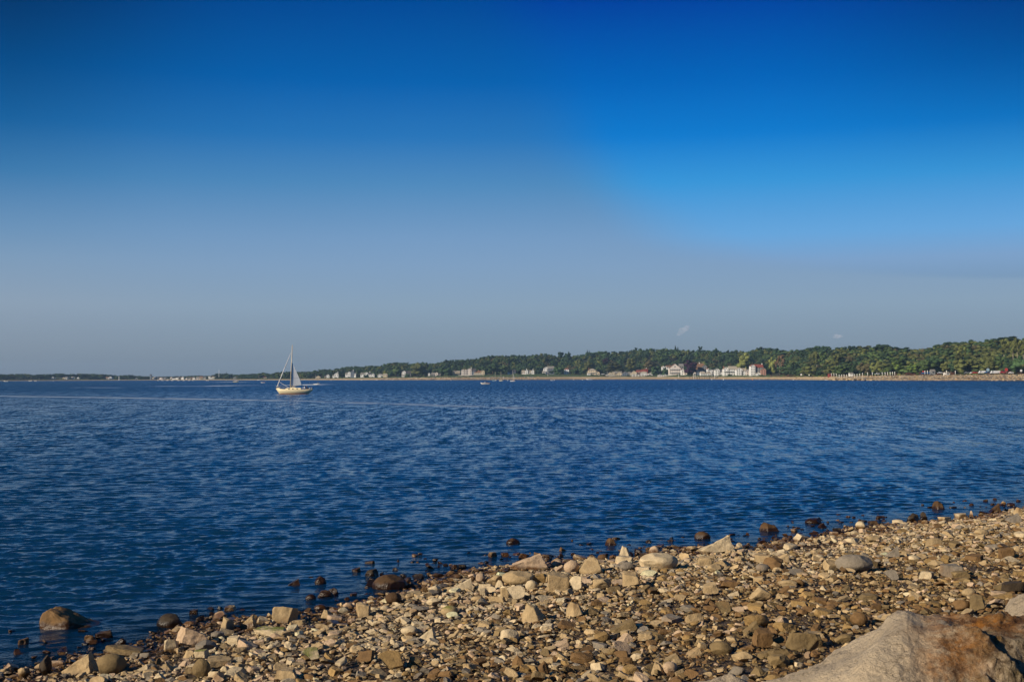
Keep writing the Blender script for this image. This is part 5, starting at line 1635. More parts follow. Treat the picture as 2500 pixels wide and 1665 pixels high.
# ============================================================ boats
def loft_hull(L_, Bm, zb, zm, zs, wl0, wl1, draft=0.5, transom=0.35, n=22, full=0.75):
    """hull along x: bow at x=0, stern at x=L_; sheer heights at bow, middle, stern; waterline from wl0 to wl1"""
    rings = []
    for i in range(n):
        t = i / (n - 1); x = t * L_
        hb = Bm / 2 * (math.sin(PI * min(1, (t * .94 + .015)) ** .78) ** full)
        if t > .6: hb = max(hb, Bm / 2 * transom)
        hb = max(hb, 0.03)
        zsh = zb * (1 - t) ** 2 + zm * 2 * t * (1 - t) * 1.0 + zs * t * t if False else np.interp(t, [0, .25, .55, .85, 1], [zb, zb * .45 + zm * .55, zm, zm * .4 + zs * .6, zs])
        if x < wl0: kz = zsh * (1 - x / wl0) ** 1.1 * .92 - 0.02
        elif x > wl1: kz = zsh * .8 * ((x - wl1) / max(1e-3, L_ - wl1)) ** 1.3
        else: kz = -draft * math.sin(PI * (x - wl0) / (wl1 - wl0)) ** .6
        ring = []
        m_ = 7
        for j in range(m_ + 1):     # port sheer -> keel
            u = j / m_; ring.append((x, -hb * (1 - u ** 2.2) if j < m_ else 0.0, zsh + (kz - zsh) * u ** .9))
        for j in range(m_ - 1, -1, -1):
            u = j / m_; ring.append((x, hb * (1 - u ** 2.2), zsh + (kz - zsh) * u ** .9))
        rings.append(ring)
    m = MB(); m.loft(rings, cap=True, closed=True)
    return m
HULLM = basic('cream_hull_gelcoat', (0.93, 0.79, 0.50), 0.3, 0.04)
HULLW = basic('white_hull_gelcoat', (0.78, 0.75, 0.70), 0.3, 0.04)
HULLB = basic('pale_blue_hull', (0.35, 0.50, 0.58), 0.35, 0.04)
HULLR = basic('red_hull', (0.50, 0.05, 0.03), 0.4, 0.05)
BOOTM = basic('red_antifouling', (0.22, 0.05, 0.025), 0.6, 0.1)
SPAR = basic('varnished_spar', (0.66, 0.56, 0.40), 0.35, 0.05)
NAVY = basic('navy_canvas', (0.015, 0.025, 0.07), 0.8, 0.1)
BLACK = basic('black_plastic', (0.02, 0.02, 0.02), 0.5, 0.1)
SKIN = basic('skin', (0.42, 0.24, 0.16), 0.6, 0.05)
CLOTHW = basic('white_cloth', (0.70, 0.70, 0.72), 0.8, 0.05)
CLOTHB = basic('blue_cloth', (0.05, 0.12, 0.35), 0.8, 0.05)
CLOTHD = basic('dark_cloth', (0.03, 0.03, 0.04), 0.8, 0.05)
CLOTHR = basic('red_cloth', (0.55, 0.05, 0.04), 0.8, 0.05)
HAIR = basic('dark_hair', (0.03, 0.02, 0.015), 0.7, 0.05)
def sail_mat():
    m, nt, N, L, B = new_mat('sail_cloth')
    B.inputs['Base Color'].default_value = (0.80, 0.84, 0.86, 1); B.inputs['Roughness'].default_value = .7
    tr = N.new('ShaderNodeBsdfTranslucent'); tr.inputs['Color'].default_value = (0.85, 0.88, 0.9, 1)
    mx = N.new('ShaderNodeMixShader'); mx.inputs[0].default_value = .72
    L.new(B.outputs[0], mx.inputs[1]); L.new(tr.outputs[0], mx.inputs[2])
    out = [n for n in N if n.type == 'OUTPUT_MATERIAL'][0]; L.new(mx.outputs[0], out.inputs['Surface'])
    return m
SAILM = sail_mat()

def person(loc, yaw, pose, shirt, trousers, label, group=None, h=1.72):
    """one skinned body; clothing and hair are children. pose: 'sit' or 'stand'"""
    s = h / 1.72
    if pose == 'sit':
        J = {'pel': (0, 0, .50), 'chest': (0, .04, .86), 'neck': (0, .05, 1.03), 'head': (0, .08, 1.20), 'hl': (-.10, 0, .48), 'kl': (-.13, -.42, .50), 'fl': (-.13, -.42, .08), 'tl': (-.13, -.60, .03),
             'hr': (.10, 0, .48), 'kr': (.13, -.42, .50), 'fr': (.13, -.42, .08), 'tr': (.13, -.60, .03),
             'sl': (-.19, .04, .97), 'el': (-.25, -.05, .72), 'wl': (-.16, -.27, .62), 'al': (-.12, -.36, .62), 'sr': (.19, .04, .97), 'er': (.25, -.05, .72), 'wr': (.16, -.27, .62), 'ar': (.12, -.36, .62)}
    else:
        J = {'pel': (0, 0, .92), 'chest': (0, .0, 1.26), 'neck': (0, .0, 1.46), 'head': (0, -.02, 1.62), 'hl': (-.09, 0, .88), 'kl': (-.11, -.02, .50), 'fl': (-.12, 0, .08), 'tl': (-.12, -.17, .03),
             'hr': (.09, 0, .88), 'kr': (.11, -.04, .50), 'fr': (.13, .02, .08), 'tr': (.14, -.15, .03),
             'sl': (-.19, .0, 1.40), 'el': (-.26, .03, 1.12), 'wl': (-.24, -.10, .88), 'al': (-.23, -.14, .80), 'sr': (.19, .0, 1.40), 'er': (.27, .0, 1.13), 'wr': (.25, -.14, .90), 'ar': (.24, -.18, .82)}
    E = [('pel','chest'),('chest','neck'),('neck','head'),('pel','hl'),('hl','kl'),('kl','fl'),('fl','tl'),('pel','hr'),('hr','kr'),('kr','fr'),('fr','tr'),
         ('chest','sl'),('sl','el'),('el','wl'),('wl','al'),('chest','sr'),('sr','er'),('er','wr'),('wr','ar')]
    RD = {'pel': .13, 'chest': .15, 'neck': .055, 'head': .10, 'h': .085, 'k': .06, 'f': .045, 't': .035, 's': .06, 'e': .042, 'w': .03, 'a': .035}
    ks = list(J); root = empty('person', loc, yaw); root.scale = (s, s, s)
    me = bpy.data.meshes.new('body'); me.from_pydata([J[k] for k in ks], [(ks.index(a), ks.index(b)) for a, b in E], []); me.materials.append(SKIN)
    o = link_mesh('body', me, root)
    md = o.modifiers.new('skin', 'SKIN'); md.use_smooth_shade = True
    for i, k in enumerate(ks):
        r = RD.get(k, RD.get(k[0], .05)); me.skin_vertices[0].data[i].radius = (r, r)
    me.skin_vertices[0].data[0].use_root = True
    sb = o.modifiers.new('sub', 'SUBSURF'); sb.levels = 1; sb.render_levels = 1
    m = MB(); p0, p1, p2 = Vector(J['pel']), Vector(J['chest']), Vector(J['neck'])
    def ring(c, rx, ry): return [(c[0] + rx * math.cos(a), c[1] + ry * math.sin(a), c[2]) for a in np.linspace(0, 2 * PI, 12, endpoint=False)]
    m.loft([ring(p0 - Vector((0, 0, .04)), .18, .15), ring(p0 + Vector((0, 0, .1)), .17, .145), ring(p1, .20, .17), ring(p1 + Vector((0, 0, .12)), .21, .13), ring(p2 - Vector((0, 0, .01)), .09, .08)])
    for sd in ('l', 'r'): m.tube(J['s' + sd], J['e' + sd], .085, .065, 8)
    m.build('shirt', shirt, root, True)
    m = MB()
    for sd in ('l', 'r'):
        m.tube(J['h' + sd], J['k' + sd], .115, .085, 8); m.tube(J['k' + sd], J['f' + sd], .085, .06, 8)
    m.build('trousers', trousers, root, True)
    hd = Vector(J['head']); V = ICO[3][0] * (.112, .118, .12) + np.array(hd + Vector((0, .025, .035))); V[:, 2] = np.maximum(V[:, 2], hd.z - .01)
    link_mesh('hair', raw_mesh('hair', V, ICO[3][1], HAIR), root)
    tag(root, label, 'person', group)
    return root

def sailing_boat():
    D = HC * FPX / (962.0 - hor(715)); k = D / FPX
    org = on_z(675, hor(675) + (962.0 - hor(715)))
    root = empty('sailing_boat', Vector((org.x, D, 0.0)))
    X = lambda px: (px - 675.0) * k
    Z = lambda py: (962.0 - py) * k
    L_ = X(764.5)
    hull = loft_hull(L_, 2.7, Z(948.6), Z(951.6), Z(949.8), X(684), X(752), draft=.5, transom=.30, n=30)
    h_ = hull.build('hull', HULLM, root, True)
    # red boot stripe just over the water
    b = MB()
    for sgn in (-1,):
        pts = []
        for i in range(24):
            t = i / 23; x = X(685) + (X(751) - X(685)) * t
            tt = x / L_; hb = 1.35 * (math.sin(PI * min(1, (tt * .94 + .015)) ** .78) ** .75)
            pts.append((x, sgn * hb * .80 * math.sin(PI * min(.999, max(.001, t))) ** .28, .05))
        for a, c in zip(pts[:-1], pts[1:]): b.tube(a, c, .07, .07, 5)
    b.build('boot_stripe', BOOTM, root, True)
    d = MB()     # rubbing strake / toe rail
    for sgn in (-1, 1):
        pts = []
        for i in range(26):
            t = i / 25; x = t * L_; hb = max(.04, 1.35 * (math.sin(PI * min(1, (t * .94 + .015)) ** .78) ** .75))
            if t > .6: hb = max(hb, 1.35 * .30)
            z = np.interp(t, [0, .25, .55, .85, 1], [Z(948.6), Z(948.6) * .45 + Z(951.6) * .55, Z(951.6), Z(951.6) * .4 + Z(949.8) * .6, Z(949.8)])
            pts.append((x, sgn * hb, z + .03))
        d.path(pts, .04, 5)
    d.build('toe_rail', SPAR, root, True)
    # cabin trunk with rounded front
    c = MB(); rings = []
    for x, w, zt in ((X(697), .35, Z(950.6)), (X(699.5), .62, Z(947.6)), (X(706), .75, Z(946.9)), (X(720), .80, Z(946.6)), (X(735), .78, Z(946.7)), (X(736.5), .76, Z(947.2))):
        rings.append([(x, -w, .75), (x, -w * .97, zt - .12), (x, -w * .82, zt), (x, w * .82, zt), (x, w * .97, zt - .12), (x, w, .75)])
    c.loft(rings); c.build('cabin', HULLM, root)
    for px in (707.5, 717, 727.5):
        MB().box(X(px - 1.3), X(px + 1.3), -.86, -.74, Z(951.6) + .16, Z(951.6) + .36).build('porthole', PANE, root)
    MB().box(X(712), X(722), -.4, .4, Z(946.6) + .003, Z(946.6) + .13).build('hatch', HULLM, root)
    mast0 = Vector((X(709.6), 0, Z(949))); mast1 = Vector((X(714.2), 0, Z(843)))
    MB().tube(mast0, mast1, .125, .085, 12).tube(mast1, mast1 + Vector((.02, 0, .35)), .02, .02, 5).build('mast', SPAR, root, True)
    f0 = Vector((X(678), 0, Z(942.5))); f1 = Vector((X(710.8), 0, Z(861)))
    MB().tube(f0, f0.lerp(f1, .08), .07, .13, 10).tube(f0.lerp(f1, .08), f0.lerp(f1, .55), .13, .11, 10).tube(f0.lerp(f1, .55), f1, .11, .05, 10).build('furled_jib', CLOTHW, root, True)
    MB().tube((X(684), 0, Z(933)), (X(706), 0, Z(946.5)), .045, .045, 6).build('jib_sheet', CLOTHW, root)
    m = MB()
    m.path([(X(676), -.15, Z(943)), (X(684), -.5, Z(943.6)), (X(694), -.8, Z(945)), (X(706), -.95, Z(946))], .035, 6)
    m.path([(X(676), .15, Z(943)), (X(684), .5, Z(943.6)), (X(694), .8, Z(945))], .035, 6)
    for px, y in ((677, .15), (684, .5), (694, .8)):
        for sgn in (-1, 1): m.tube((X(px), sgn * y, Z(949.6)), (X(px), sgn * y, Z(943.6)), .025, .025, 5)
    m.build('pulpit', METAL, root)
    MB().box(X(675.2), X(680.5), -.16, .16, Z(943.6), Z(942.2)).box(X(677), X(684.5), -.3, .3, Z(948), Z(946.2)).build('bow_roller', HULLM, root)
    # mainsail sheeted out to the far side
    away = 2.9
    tack = Vector((X(711.6), .05, Z(942.4))); head = Vector((X(713.4), .05, Z(884))); clew = Vector((X(733.6), away, Z(939.6)))
    vs_ = []; fs_ = []; nr, nc = 16, 10
    for i in range(nr + 1):
        u = i / nr; l = tack.lerp(head, u); r = clew.lerp(head, u)
        for j in range(nc + 1):
            v = j / nc; p = l.lerp(r, v); p = p + Vector((0.9, -.55, 0)) * (.10 * math.sin(PI * v) * (1 - u) ** .6); vs_.append(p)
    for i in range(nr):
        for j in range(nc): a = i * (nc + 1) + j; fs_.append((a, a + 1, a + nc + 2, a + nc + 1))
    sm = MB(); sm.add(vs_, fs_); so = sm.build('mainsail', SAILM, root, True)
    st = MB()
    for u in (.33, .68):
        i = int(round(u * nr)); q = [vs_[i * (nc + 1) + j] + Vector((.02, -.03, 0)) for j in range(nc + 1)]; st.path(q, .018, 4)
    st.build('batten', NAVY, so)
    MB().tube((X(711), .05, Z(943.2)), (X(734.5), away + .1, Z(940.6)), .07, .06, 8).build('boom', SPAR, root, True)
    rg = MB().tube(mast1, (X(763.5), 0, Z(949.5)), .010, .010, 4)
    for sgn in (-1, 1): rg.tube(mast1 + Vector((0, 0, -2.2)), (X(711), sgn * 1.25, Z(951)), .012, .012, 4)
    rg.build('rigging', METAL, root)
    # cockpit
    MB().box(X(737), X(757), -.62, .62, Z(951.8), Z(950.6)).build('cockpit_coaming', HULLM, root)
    MB().tube((X(741), -.3, Z(944.8)), (X(753), -.25, Z(950.4)), .05, .05, 6).tube((X(741), -.3, Z(944.8)), (X(740), -.3, Z(950)), .04, .04, 6).build('dodger_frame', METAL, root)
    m = MB()
    m.path([(X(752), -.75, Z(945.6)), (X(762), -.42, Z(945.0)), (X(763.5), 0, Z(945.0)), (X(762), .42, Z(945.0)), (X(752), .75, Z(945.6))], .03, 6)
    for px, y in ((757, .6), (762, .4)):
        for sgn in (-1, 1): m.tube((X(px), sgn * y, Z(950)), (X(px), sgn * y, Z(945)), .03, .03, 5)
    m.build('stern_rail', METAL, root)
    MB().box(X(756), X(758.6), -.5, -.3, Z(949.6), Z(946.2)).build('life_ring', CLOTHW, root)
    MB().box(X(759.8), X(762.4), -.36, -.2, Z(949.8), Z(946.0)).build('outboard_motor', CLOTHW, root)
    tag(root, 'cream hulled sailing boat with furled jib and small grey mainsail, nearest on the water', 'sailing boat')
    person(Vector((org.x + X(744.5), D - .35, Z(951.6) - .28)), -1.2, 'sit', CLOTHW, CLOTHB, 'person in white top and blue trousers sitting in the cockpit of the big sailing boat', 'people')
    person(Vector((org.x + X(749.5), D + .35, Z(951.6) - .28)), 1.4, 'sit', CLOTHD, CLOTHD, 'person in dark clothes sitting at the stern of the big sailing boat', 'people')
sailing_boat()

def water_D(px, py): return HC * FPX / max(1.0, (py - hor(px)))
def moored(px0, px1, pyw, mast_px, mast_top, hullm, label, cover=None, extra=False):
    D = min(water_D((px0 + px1) / 2, pyw), float(shore_D((px0 + px1) / 2)) - 22); k = D / FPX
    L_ = (px1 - px0) * k
    root = empty('moored_sailing_boat', Vector(((px0 - 1250) / FPX * D, D, 0)))
    loft_hull(L_, L_ * .33, L_ * .17, L_ * .13, L_ * .14, L_ * .08, L_ * .93, transom=.5).build('hull', hullm, root, True)
    mx = (mast_px - px0) * k; mh = (pyw - mast_top) * k
    MB().tube((mx, 0, .3), (mx, 0, mh), .14, .08, 8).build('mast', SPAR, root, True)
    MB().box(mx - .6, mx + L_ * .25, -.6, .6, L_ * .1, L_ * .2).build('cabin', HULLW, root)
    MB().tube((mx, 0, L_ * .27), (mx + L_ * .42, 0, L_ * .26), .16 if cover else .08, .12, 8).build('boom', cover or SPAR, root, True)
    MB().tube((.15, 0, L_ * .17), (mx, 0, mh * .97), .03, .03, 4).tube((L_ * .97, 0, L_ * .14), (mx, 0, mh * .97), .03, .03, 4).build('rigging', METAL, root)
    if extra: MB().tube((L_ * .82, 0, .5), (mx + .6, 0, mh * .62), .22, .1, 6).build('furled_sail', CLOTHW, root, True)
    return tag(root, label, 'sailing boat', 'moored sailing boats')
moored(1201.5,1212,930,1208.8,908,HULLB,'pale blue hulled moored sailing boat, left one of the three')
moored(1218,1228,930.2,1222.8,907,HULLM,'cream hulled moored sailing boat, middle one of the three')
moored(1245,1258,931.5,1251.8,903.5,HULLW,'moored sailing boat with a red sail cover, right one of the three',REDW,True)
moored(70,78,931,76,918.5,HULLW,'small white sailing boat moored off the distant left shore')
moored(628,636,928.5,632,914,HULLW,'white sailing boat moored in front of the brown roofed house')

for i_, (mp_, w_) in enumerate(((386, 6), (397, 7), (409, 6), (421, 7), (436, 6), (449, 7), (462, 6), (471, 5))):
    moored(mp_ - w_ / 2, mp_ + w_ / 2, 929.3, mp_ - .4, 919.5 + (i_ * 37 % 5) * .6, HULLW, 'tiny white sailing boat moored before the distant harbour town')['group'] = 'boats of the distant harbour'
def motorboat(px0, px1, pyw, label, hullm=HULLW, top=0.0, crew=0, canopy=None, flip=False, group='motor boats', trim=None, name='motor_boat'):
    D = water_D((px0 + px1) / 2, pyw); sd = float(shore_D((px0 + px1) / 2))
    if D > sd - 8: D = sd - 8
    k = D / FPX; L_ = (px1 - px0) * k
    root = empty(name, Vector((((px0 if not flip else px1) - 1250) / FPX * D, D, 0)), PI if flip else 0)
    loft_hull(L_, L_ * .36, L_ * .21, L_ * .15, L_ * .13, L_ * .14, L_ * .97, draft=.35, transom=.85, n=18).build('hull', hullm, root, True)
    if trim:
        MB().box(L_ * .15, L_ * .96, -L_ * .165, L_ * .165, L_ * .135, L_ * .165).build('gunwale', trim, root)
    MB().add([(L_ * .36, -L_ * .13, L_ * .15), (L_ * .36, L_ * .13, L_ * .15), (L_ * .45, L_ * .11, L_ * .26), (L_ * .45, -L_ * .11, L_ * .26), (L_ * .40, -L_ * .13, L_ * .15), (L_ * .40, L_ * .13, L_ * .15), (L_ * .47, L_ * .11, L_ * .26), (L_ * .47, -L_ * .11, L_ * .26)],
             [(0, 1, 2, 3), (7, 6, 5, 4), (0, 3, 7, 4), (1, 5, 6, 2), (3, 2, 6, 7), (0, 4, 5, 1)]).build('windscreen', PANE, root)
    MB().box(L_ * .97, L_ * 1.03, -.2, .2, -.3, L_ * .17).build('outboard_motor', BLACK, root)
    if canopy:
        m = MB().box(L_ * .42, L_ * .68, -L_ * .13, L_ * .13, top, top + .12)
        for x in (.44, .66):
            for y in (-.11, .11): m.tube((L_ * x, L_ * y, L_ * .12), (L_ * x, L_ * y, top), .05, .05, 5)
        m.build('canopy', canopy, root)
    tag(root, label, 'motor boat', group)
    return root, D, k, L_
r_, D_, k_, L_ = motorboat(1172.5,1196,938.7,'white motor boat with dark red trim and two people aboard, drifting left of centre',trim=BOOTM)
person(Vector(((1183.5 - 1250) / FPX * D_, D_, L_ * .1 - .45)), -.6, 'stand', CLOTHW, CLOTHW, 'person in white standing in the motor boat with dark red trim', 'people', 1.8)
person(Vector(((1188.5 - 1250) / FPX * D_, D_, L_ * .1 - .45)), .6, 'stand', CLOTHD, CLOTHD, 'person in dark clothes standing in the motor boat with dark red trim', 'people', 1.8)
r_, D_, k_, L_ = motorboat(765,781.5,939.2,'white speedboat trailing a long wake behind the sail',flip=True)
person(Vector(((776.0 - 1250) / FPX * D_, D_, L_ * .1 - .3)), -1.5, 'stand', CLOTHD, CLOTHD, 'person in dark clothes driving the speedboat behind the sail', 'people', 1.8)
motorboat(569,584,933.3,'cream motor boat with wake running right off the harbour town',HULLM,flip=True,top=2.2,canopy=HULLW)
motorboat(636.5,647.5,935,'small red and white boat left of the big sailing boat',HULLW,trim=HULLR)
motorboat(502.5,511,929.6,'small white boat off the beige harbour building',HULLW)
motorboat(9,20.5,932,'white motor boat at the far left edge of the water',HULLW,top=1.6,canopy=HULLW)
motorboat(84,91,931,'small white boat right of the moored boat at far left',HULLW,top=2.4,canopy=HULLW)
motorboat(1343,1351.5,929.3,'white dinghy off the sandy point below the flagpole',HULLW,name='dinghy')
motorboat(1430.5,1447,928,'white cabin boat beached in front of the cream cottage',HULLW,top=3.4,canopy=HULLW)
motorboat(1692,1699,926.5,'white skiff by the wooden pier',HULLW)
motorboat(1646,1653,926.6,'red and white skiff below the three storey house',HULLW,trim=HULLR)
motorboat(2080,2099,928.5,'long white boat with red trim moored at the end of the jetty',HULLW,trim=HULLR)
motorboat(2103,2127,928.6,'silver grey boat right of the long white boat by the jetty',METAL,top=2.6,canopy=METAL)
motorboat(2013,2021,928,'small red and white boat left of the rocky jetty',HULLW,trim=HULLR)
motorboat(880,885,928.5,'small white boat under the broad white house',HULLW)
motorboat(917,923,928.4,'tiny white skiff below the pale lilac grey house',HULLW)
motorboat(741,747,927.9,'tiny white boat behind the speedboat wake',HULLW)

# mooring buoys
BUOYO = basic('orange_buoy_paint', (0.75, 0.30, 0.12), 0.5, 0.05)
for px, py, lab, mt in ((130,931,'white buoy below the leftmost white house',WHITE),(552,929,'white buoy right of the beige harbour building',WHITE),(808,929,'white buoy left of the steep white gable',WHITE),
        (958,928.6,'white buoy below the green tree',WHITE),(1100.8,929.2,'white buoy left of the mansion with three gables',WHITE),(1239.5,929.3,'white buoy left of the red covered sailing boat',WHITE),
        (1353.5,928.6,'white buoy right of the dinghy',WHITE),(1400,927.6,'white buoy below the narrow two storey house',WHITE),(1421.5,928.2,'white buoy left of the beached cabin boat',WHITE),
        (1737,927.6,'tall white buoy below the low twin cottage',WHITE),(1765.5,928.2,'tall white buoy below the rounded gable house',WHITE),(1836.5,928.0,'tall orange and white buoy below the pinkish house',BUOYO),
        (1853,926.8,'small white buoy below the low white hut',WHITE),(1936,927.8,'white buoy off the bare sand beach',WHITE)):
    D = min(water_D(px, py), float(shore_D(px)) - 12); tall = 'tall' in lab
    m = MB(); hh = 1.9 if tall else 1.0
    m.loft([[(r * math.cos(a), r * math.sin(a), z) for a in np.linspace(0, 2 * PI, 10, endpoint=False)] for r, z in ((.1, -.3), (.45, 0), (.5, .3), (.42, hh * .6), (.2, hh * .85), (.06, hh))])
    r = empty('buoy', Vector(((px - 1250) / FPX * D, D, 0)))
    m.build('float', mt, r, True); MB().tube((0, 0, hh), (0, 0, hh + .3), .05, .05, 5).build('ring', BLACK, r)
    tag(r, lab, 'buoy', 'mooring buoys')

# ============================================================ pier, jetty, bollards, cars, huts on the shore
def pier(px0, px1, yt, s0, label, n=9):
    D = float(shore_D((px0 + px1) / 2)) + s0; k = D / FPX; W = (px1 - px0) * k
    z = HC + (hor((px0 + px1) / 2) - yt) * k
    root = empty('pier', Vector((((px0 + px1) / 2 - 1250) / FPX * D, D, z)))
    m = MB().box(-W / 2, W / 2, -1.2, 1.2, -.35, 0); m.build('deck', WOOD, root)
    for i in range(n + 1):
        x = -W / 2 + .3 + (W - .6) * i / n
        for y in (-1.1, 1.1): MB().tube((x, y, -z - 1.0), (x, y, -.353), .2, .2, 7).build('pile', WOOD, root)
        MB().tube((x, -1.1, .003), (x, -1.1, 1.5), .14, .14, 6).build('railing_post', WHITE if i % 2 else WOOD, root)
    return tag(root, label, 'pier', 'piers')
pier(1683, 1768, 919.5, -6, 'long wooden pier on piles before the low twin cottage', 14)
pier(1191, 1235, 921.5, -4, 'wooden landing stage behind the moored sailing boats', 8)
pier(1046, 1062, 922.5, -4, 'short orange brown landing stage below the grey shingled house', 4)
for px, yt, yb, lab in ((1693.5,911,919,'left of two tall white posts by the pier'),(1697,910.5,919,'right of two tall white posts by the pier'),(1229,920,928,'white post at the right end of the landing stage'),(1194,922,928,'white post at the left end of the landing stage'),
        (1657,913,918.5,'white pillar on the lawn under the three storey house'),(1745,914,921,'white post on the beach behind the pier')):
    D = float(shore_D(px)) + 6; k = D / FPX
    simple('post', [('shaft', MB().tube((0, 0, -2), (0, 0, (yb - yt) * k), .32, .28, 8), WHITE), ('cap', MB().box(-.45, .45, -.45, .45, (yb - yt) * k, (yb - yt) * k + .25), WHITE)], at_y(px, yb, D), lab, 'post', 'posts by the piers')
# jetty of heaped rock
def jetty():
    g = np.random.default_rng(12); V_ = []; F_ = []; C_ = []; base = 0
    P = [shape_stone(g, 'lump', 2, 0) for _ in range(8)]
    for n in range(420):
        px = g.uniform(2028, 2128); f = (px - 2028) / 100; D = 1128 - 40 * f + g.uniform(-14, 22); sz = g.uniform(1.0, 2.4)
        zt = g.uniform(-.3, 2.2) * (.45 + .55 * min(1, (D - 1085) / 30 + .5))
        v = P[n % 8] * (sz * 1.4, sz, sz * .8) + ((px - 1250) / FPX * D, D, max(-.2, zt) * .6)
        V_.append(v); F_.append(ICO[2][1] + base); base += len(v)
        c = np.array(PAL[str(g.choice(['tan', 'pale', 'grey', 'brown']))]); C_.append(np.repeat(np.array([[*c, 1.0]]), len(v), 0))
    V = np.concatenate(V_); org = V.mean(0); org[2] = 0
    me = raw_mesh('jetty', V - org, np.concatenate(F_), M_SHINGLE)
    at = me.attributes.new('tint', 'FLOAT_COLOR', 'POINT'); at.data.foreach_set('color', np.concatenate(C_).astype(np.float32).ravel())
    o = link_mesh('jetty', me, loc=org); tag(o, 'rough rock jetty reaching out from the right beach', 'jetty')
jetty()
# white bollards with round tops
bm0 = MB().tube((0, 0, -1), (0, 0, 1.6), .22, .20, 8).mesh('post', WHITE, True)
cap = raw_mesh('lamp', ICO[2][0] * .48 + np.array((0, 0, 1.9)), ICO[2][1], WHITE)
BOL = [(2030,917,'first'),(2036,917,'second'),(2042,917.5,'third'),(2049,920,'fourth'),(2055,920,'fifth'),(2061,920,'sixth'),(2067,920,'seventh'),(2080,919,'eighth'),(2086.5,919,'ninth'),(2092.5,919,'tenth'),
       (2099,918,'eleventh'),(2106,916.5,'twelfth'),(2118,915,'thirteenth'),(2130,915,'fourteenth'),(2154,915,'fifteenth'),(2161,915,'sixteenth'),(2167,914.5,'seventeenth'),(2173.5,914.5,'eighteenth'),(2179,914,'nineteenth'),(2184.5,914,'twentieth'),
       (2258,911.5,'twenty-first'),(2264.5,911,'twenty-second'),(2311,911,'twenty-third'),(2332.5,912,'twenty-fourth')]
for px, py, nth in BOL:
    s = 14 if px < 2120 else 25
    p = far_pt(px, s); q = at_y(px, py, p.y)
    r = empty('bollard', Vector((q.x, q.y, max(q.z, p.z - .2)))); r.scale = (1, 1, 1.0)
    link_mesh('post', bm0, r); link_mesh('lamp', cap, r)
    tag(r, '%s white round topped bollard counted from the left along the jetty and beach' % nth, 'bollard', 'white bollards')
# round signs, tents, huts
def hut(px0, px1, yt, yb, s, label, wall, roof, name='hut'):
    return house(px0, px1, yt, yb, label, [(0, 1, 1, 'side', wall, roof, {'win': True, 'fl': 1})], s, group=None, name=name, cat='hut')
hut(2075,2083.5,909.5,916,30,'small white beach hut behind the jetty bollards','white','grey')
hut(2274,2283.5,902,912.5,34,'grey wooden lookout hut before the right wood','grey','grey')
hut(2308,2319,908.6,914.4,27,'small white tent shaped hut on the right beach','white','pale')
hut(2024,2030,912.5,917,24,'red beach hut at the landward end of the jetty','red','red')
def sign(px, yt, yb, s, label, mat, name='sign'):
    p = far_pt(px, s); k = p.y / FPX; H = (yb - yt) * k; q = at_y(px, yb, p.y)
    pst = MB().tube((0, 0, -1), (0, 0, H * .5), .15, .15, 6)
    dsk = MB().tube((0, -.12, H * .68), (0, .12, H * .68), H * .32, H * .32, 18)
    rim = MB().tube((0, -.08, H * .68), (0, .08, H * .68), H * .38, H * .38, 18)
    r = simple(name, [('post', pst, WOOD), ('rim', rim, R_DARK), ('board', dsk, mat)], q, label, 'sign', 'signs on the right beach')
sign(1956,912.5,919.5,20,'round white board with dark rim on the bare sand beach',WHITE)
sign(1975.5,914,919,20,'small round white board right of the dark rimmed one',WHITE)
sign(2253.5,905,912,26,'small red sign left of two white bollards',HULLR)
sign(2412,899,911,28,'pale blue sign on a pole above the parked boats',HULLB)
sign(2457,898.5,911,28,'red and white sign above the red trailer',HULLR)
sign(2493,902,911,28,'white round sign near the right edge',WHITE)
# people on the sand
for px, s, sh, lab in ((1984,18,CLOTHR,'person in a red top on the bare sand beach'),(1981,17,CLOTHW,'person in a white top beside the one in red'),(2013,14,CLOTHR,'person in red near the landward end of the jetty'),(1944,6,CLOTHD,'person in dark clothes at the water edge of the sand beach')):
    person(far_pt(px, s), float(px % 6), 'stand', sh, CLOTHD, lab, 'people', 1.8)
# vehicles
def car_parts(L_=4.5, H=1.5, W=1.8, van=False):
    if van: prof = [(0, .35), (0, 1.0), (.5, 1.15), (1.0, 2.3), (1.3, 2.45), (L_, 2.45), (L_, .35)]
    else: prof = [(0, .35), (0, .75), (.3, .88), (L_ * .24, .95), (L_ * .36, H), (L_ * .76, H), (L_ * .9, .98), (L_, .9), (L_, .35)]
    body = MB().prism(prof, 'y', -W / 2, W / 2)
    zt = (2.3 if van else H)
    win = MB().prism([(L_ * .30, 1.0), (L_ * .38, zt - .12), (L_ * .74, zt - .12), (L_ * .84, 1.02)], 'y', -W / 2 - .012, W / 2 + .012) if not van else MB().prism([(.75, 1.35), (1.1, 2.15), (2.2, 2.15), (2.2, 1.35)], 'y', -W / 2 - .012, W / 2 + .012)
    wh = MB().tube((0, -.12, 0), (0, .12, 0), .34, .34, 14)
    return body, win, wh, L_, W
def car(px0, px1, yb, s, mat, label, van=False, flip=False, cat='car', name='parked_car'):
    k = px_m((px0 + px1) / 2, s); L_ = (px1 - px0) * k
    body, win, wh, _, W = car_parts(L_, max(1.5, min(2.2, L_ * .30)), 1.9, van)
    p = far_pt((px0 + px1) / 2, s); q = at_y((px0 + px1) / 2, yb, p.y); z = max(p.z, q.z)
    r = empty(name, Vector((q.x + (L_ / 2 if flip else -L_ / 2), q.y, z)), PI if flip else 0)
    body.build('body', mat, r); win.build('side_windows', PANE, r)
    wm = wh.mesh('wheel', DARKM, True)
    for x in (L_ * .18, L_ * .80):
        for y in (-W / 2, W / 2): link_mesh('wheel', wm, r, (x, y, .34))
    return tag(r, label, cat, 'vehicles parked behind the right beach')
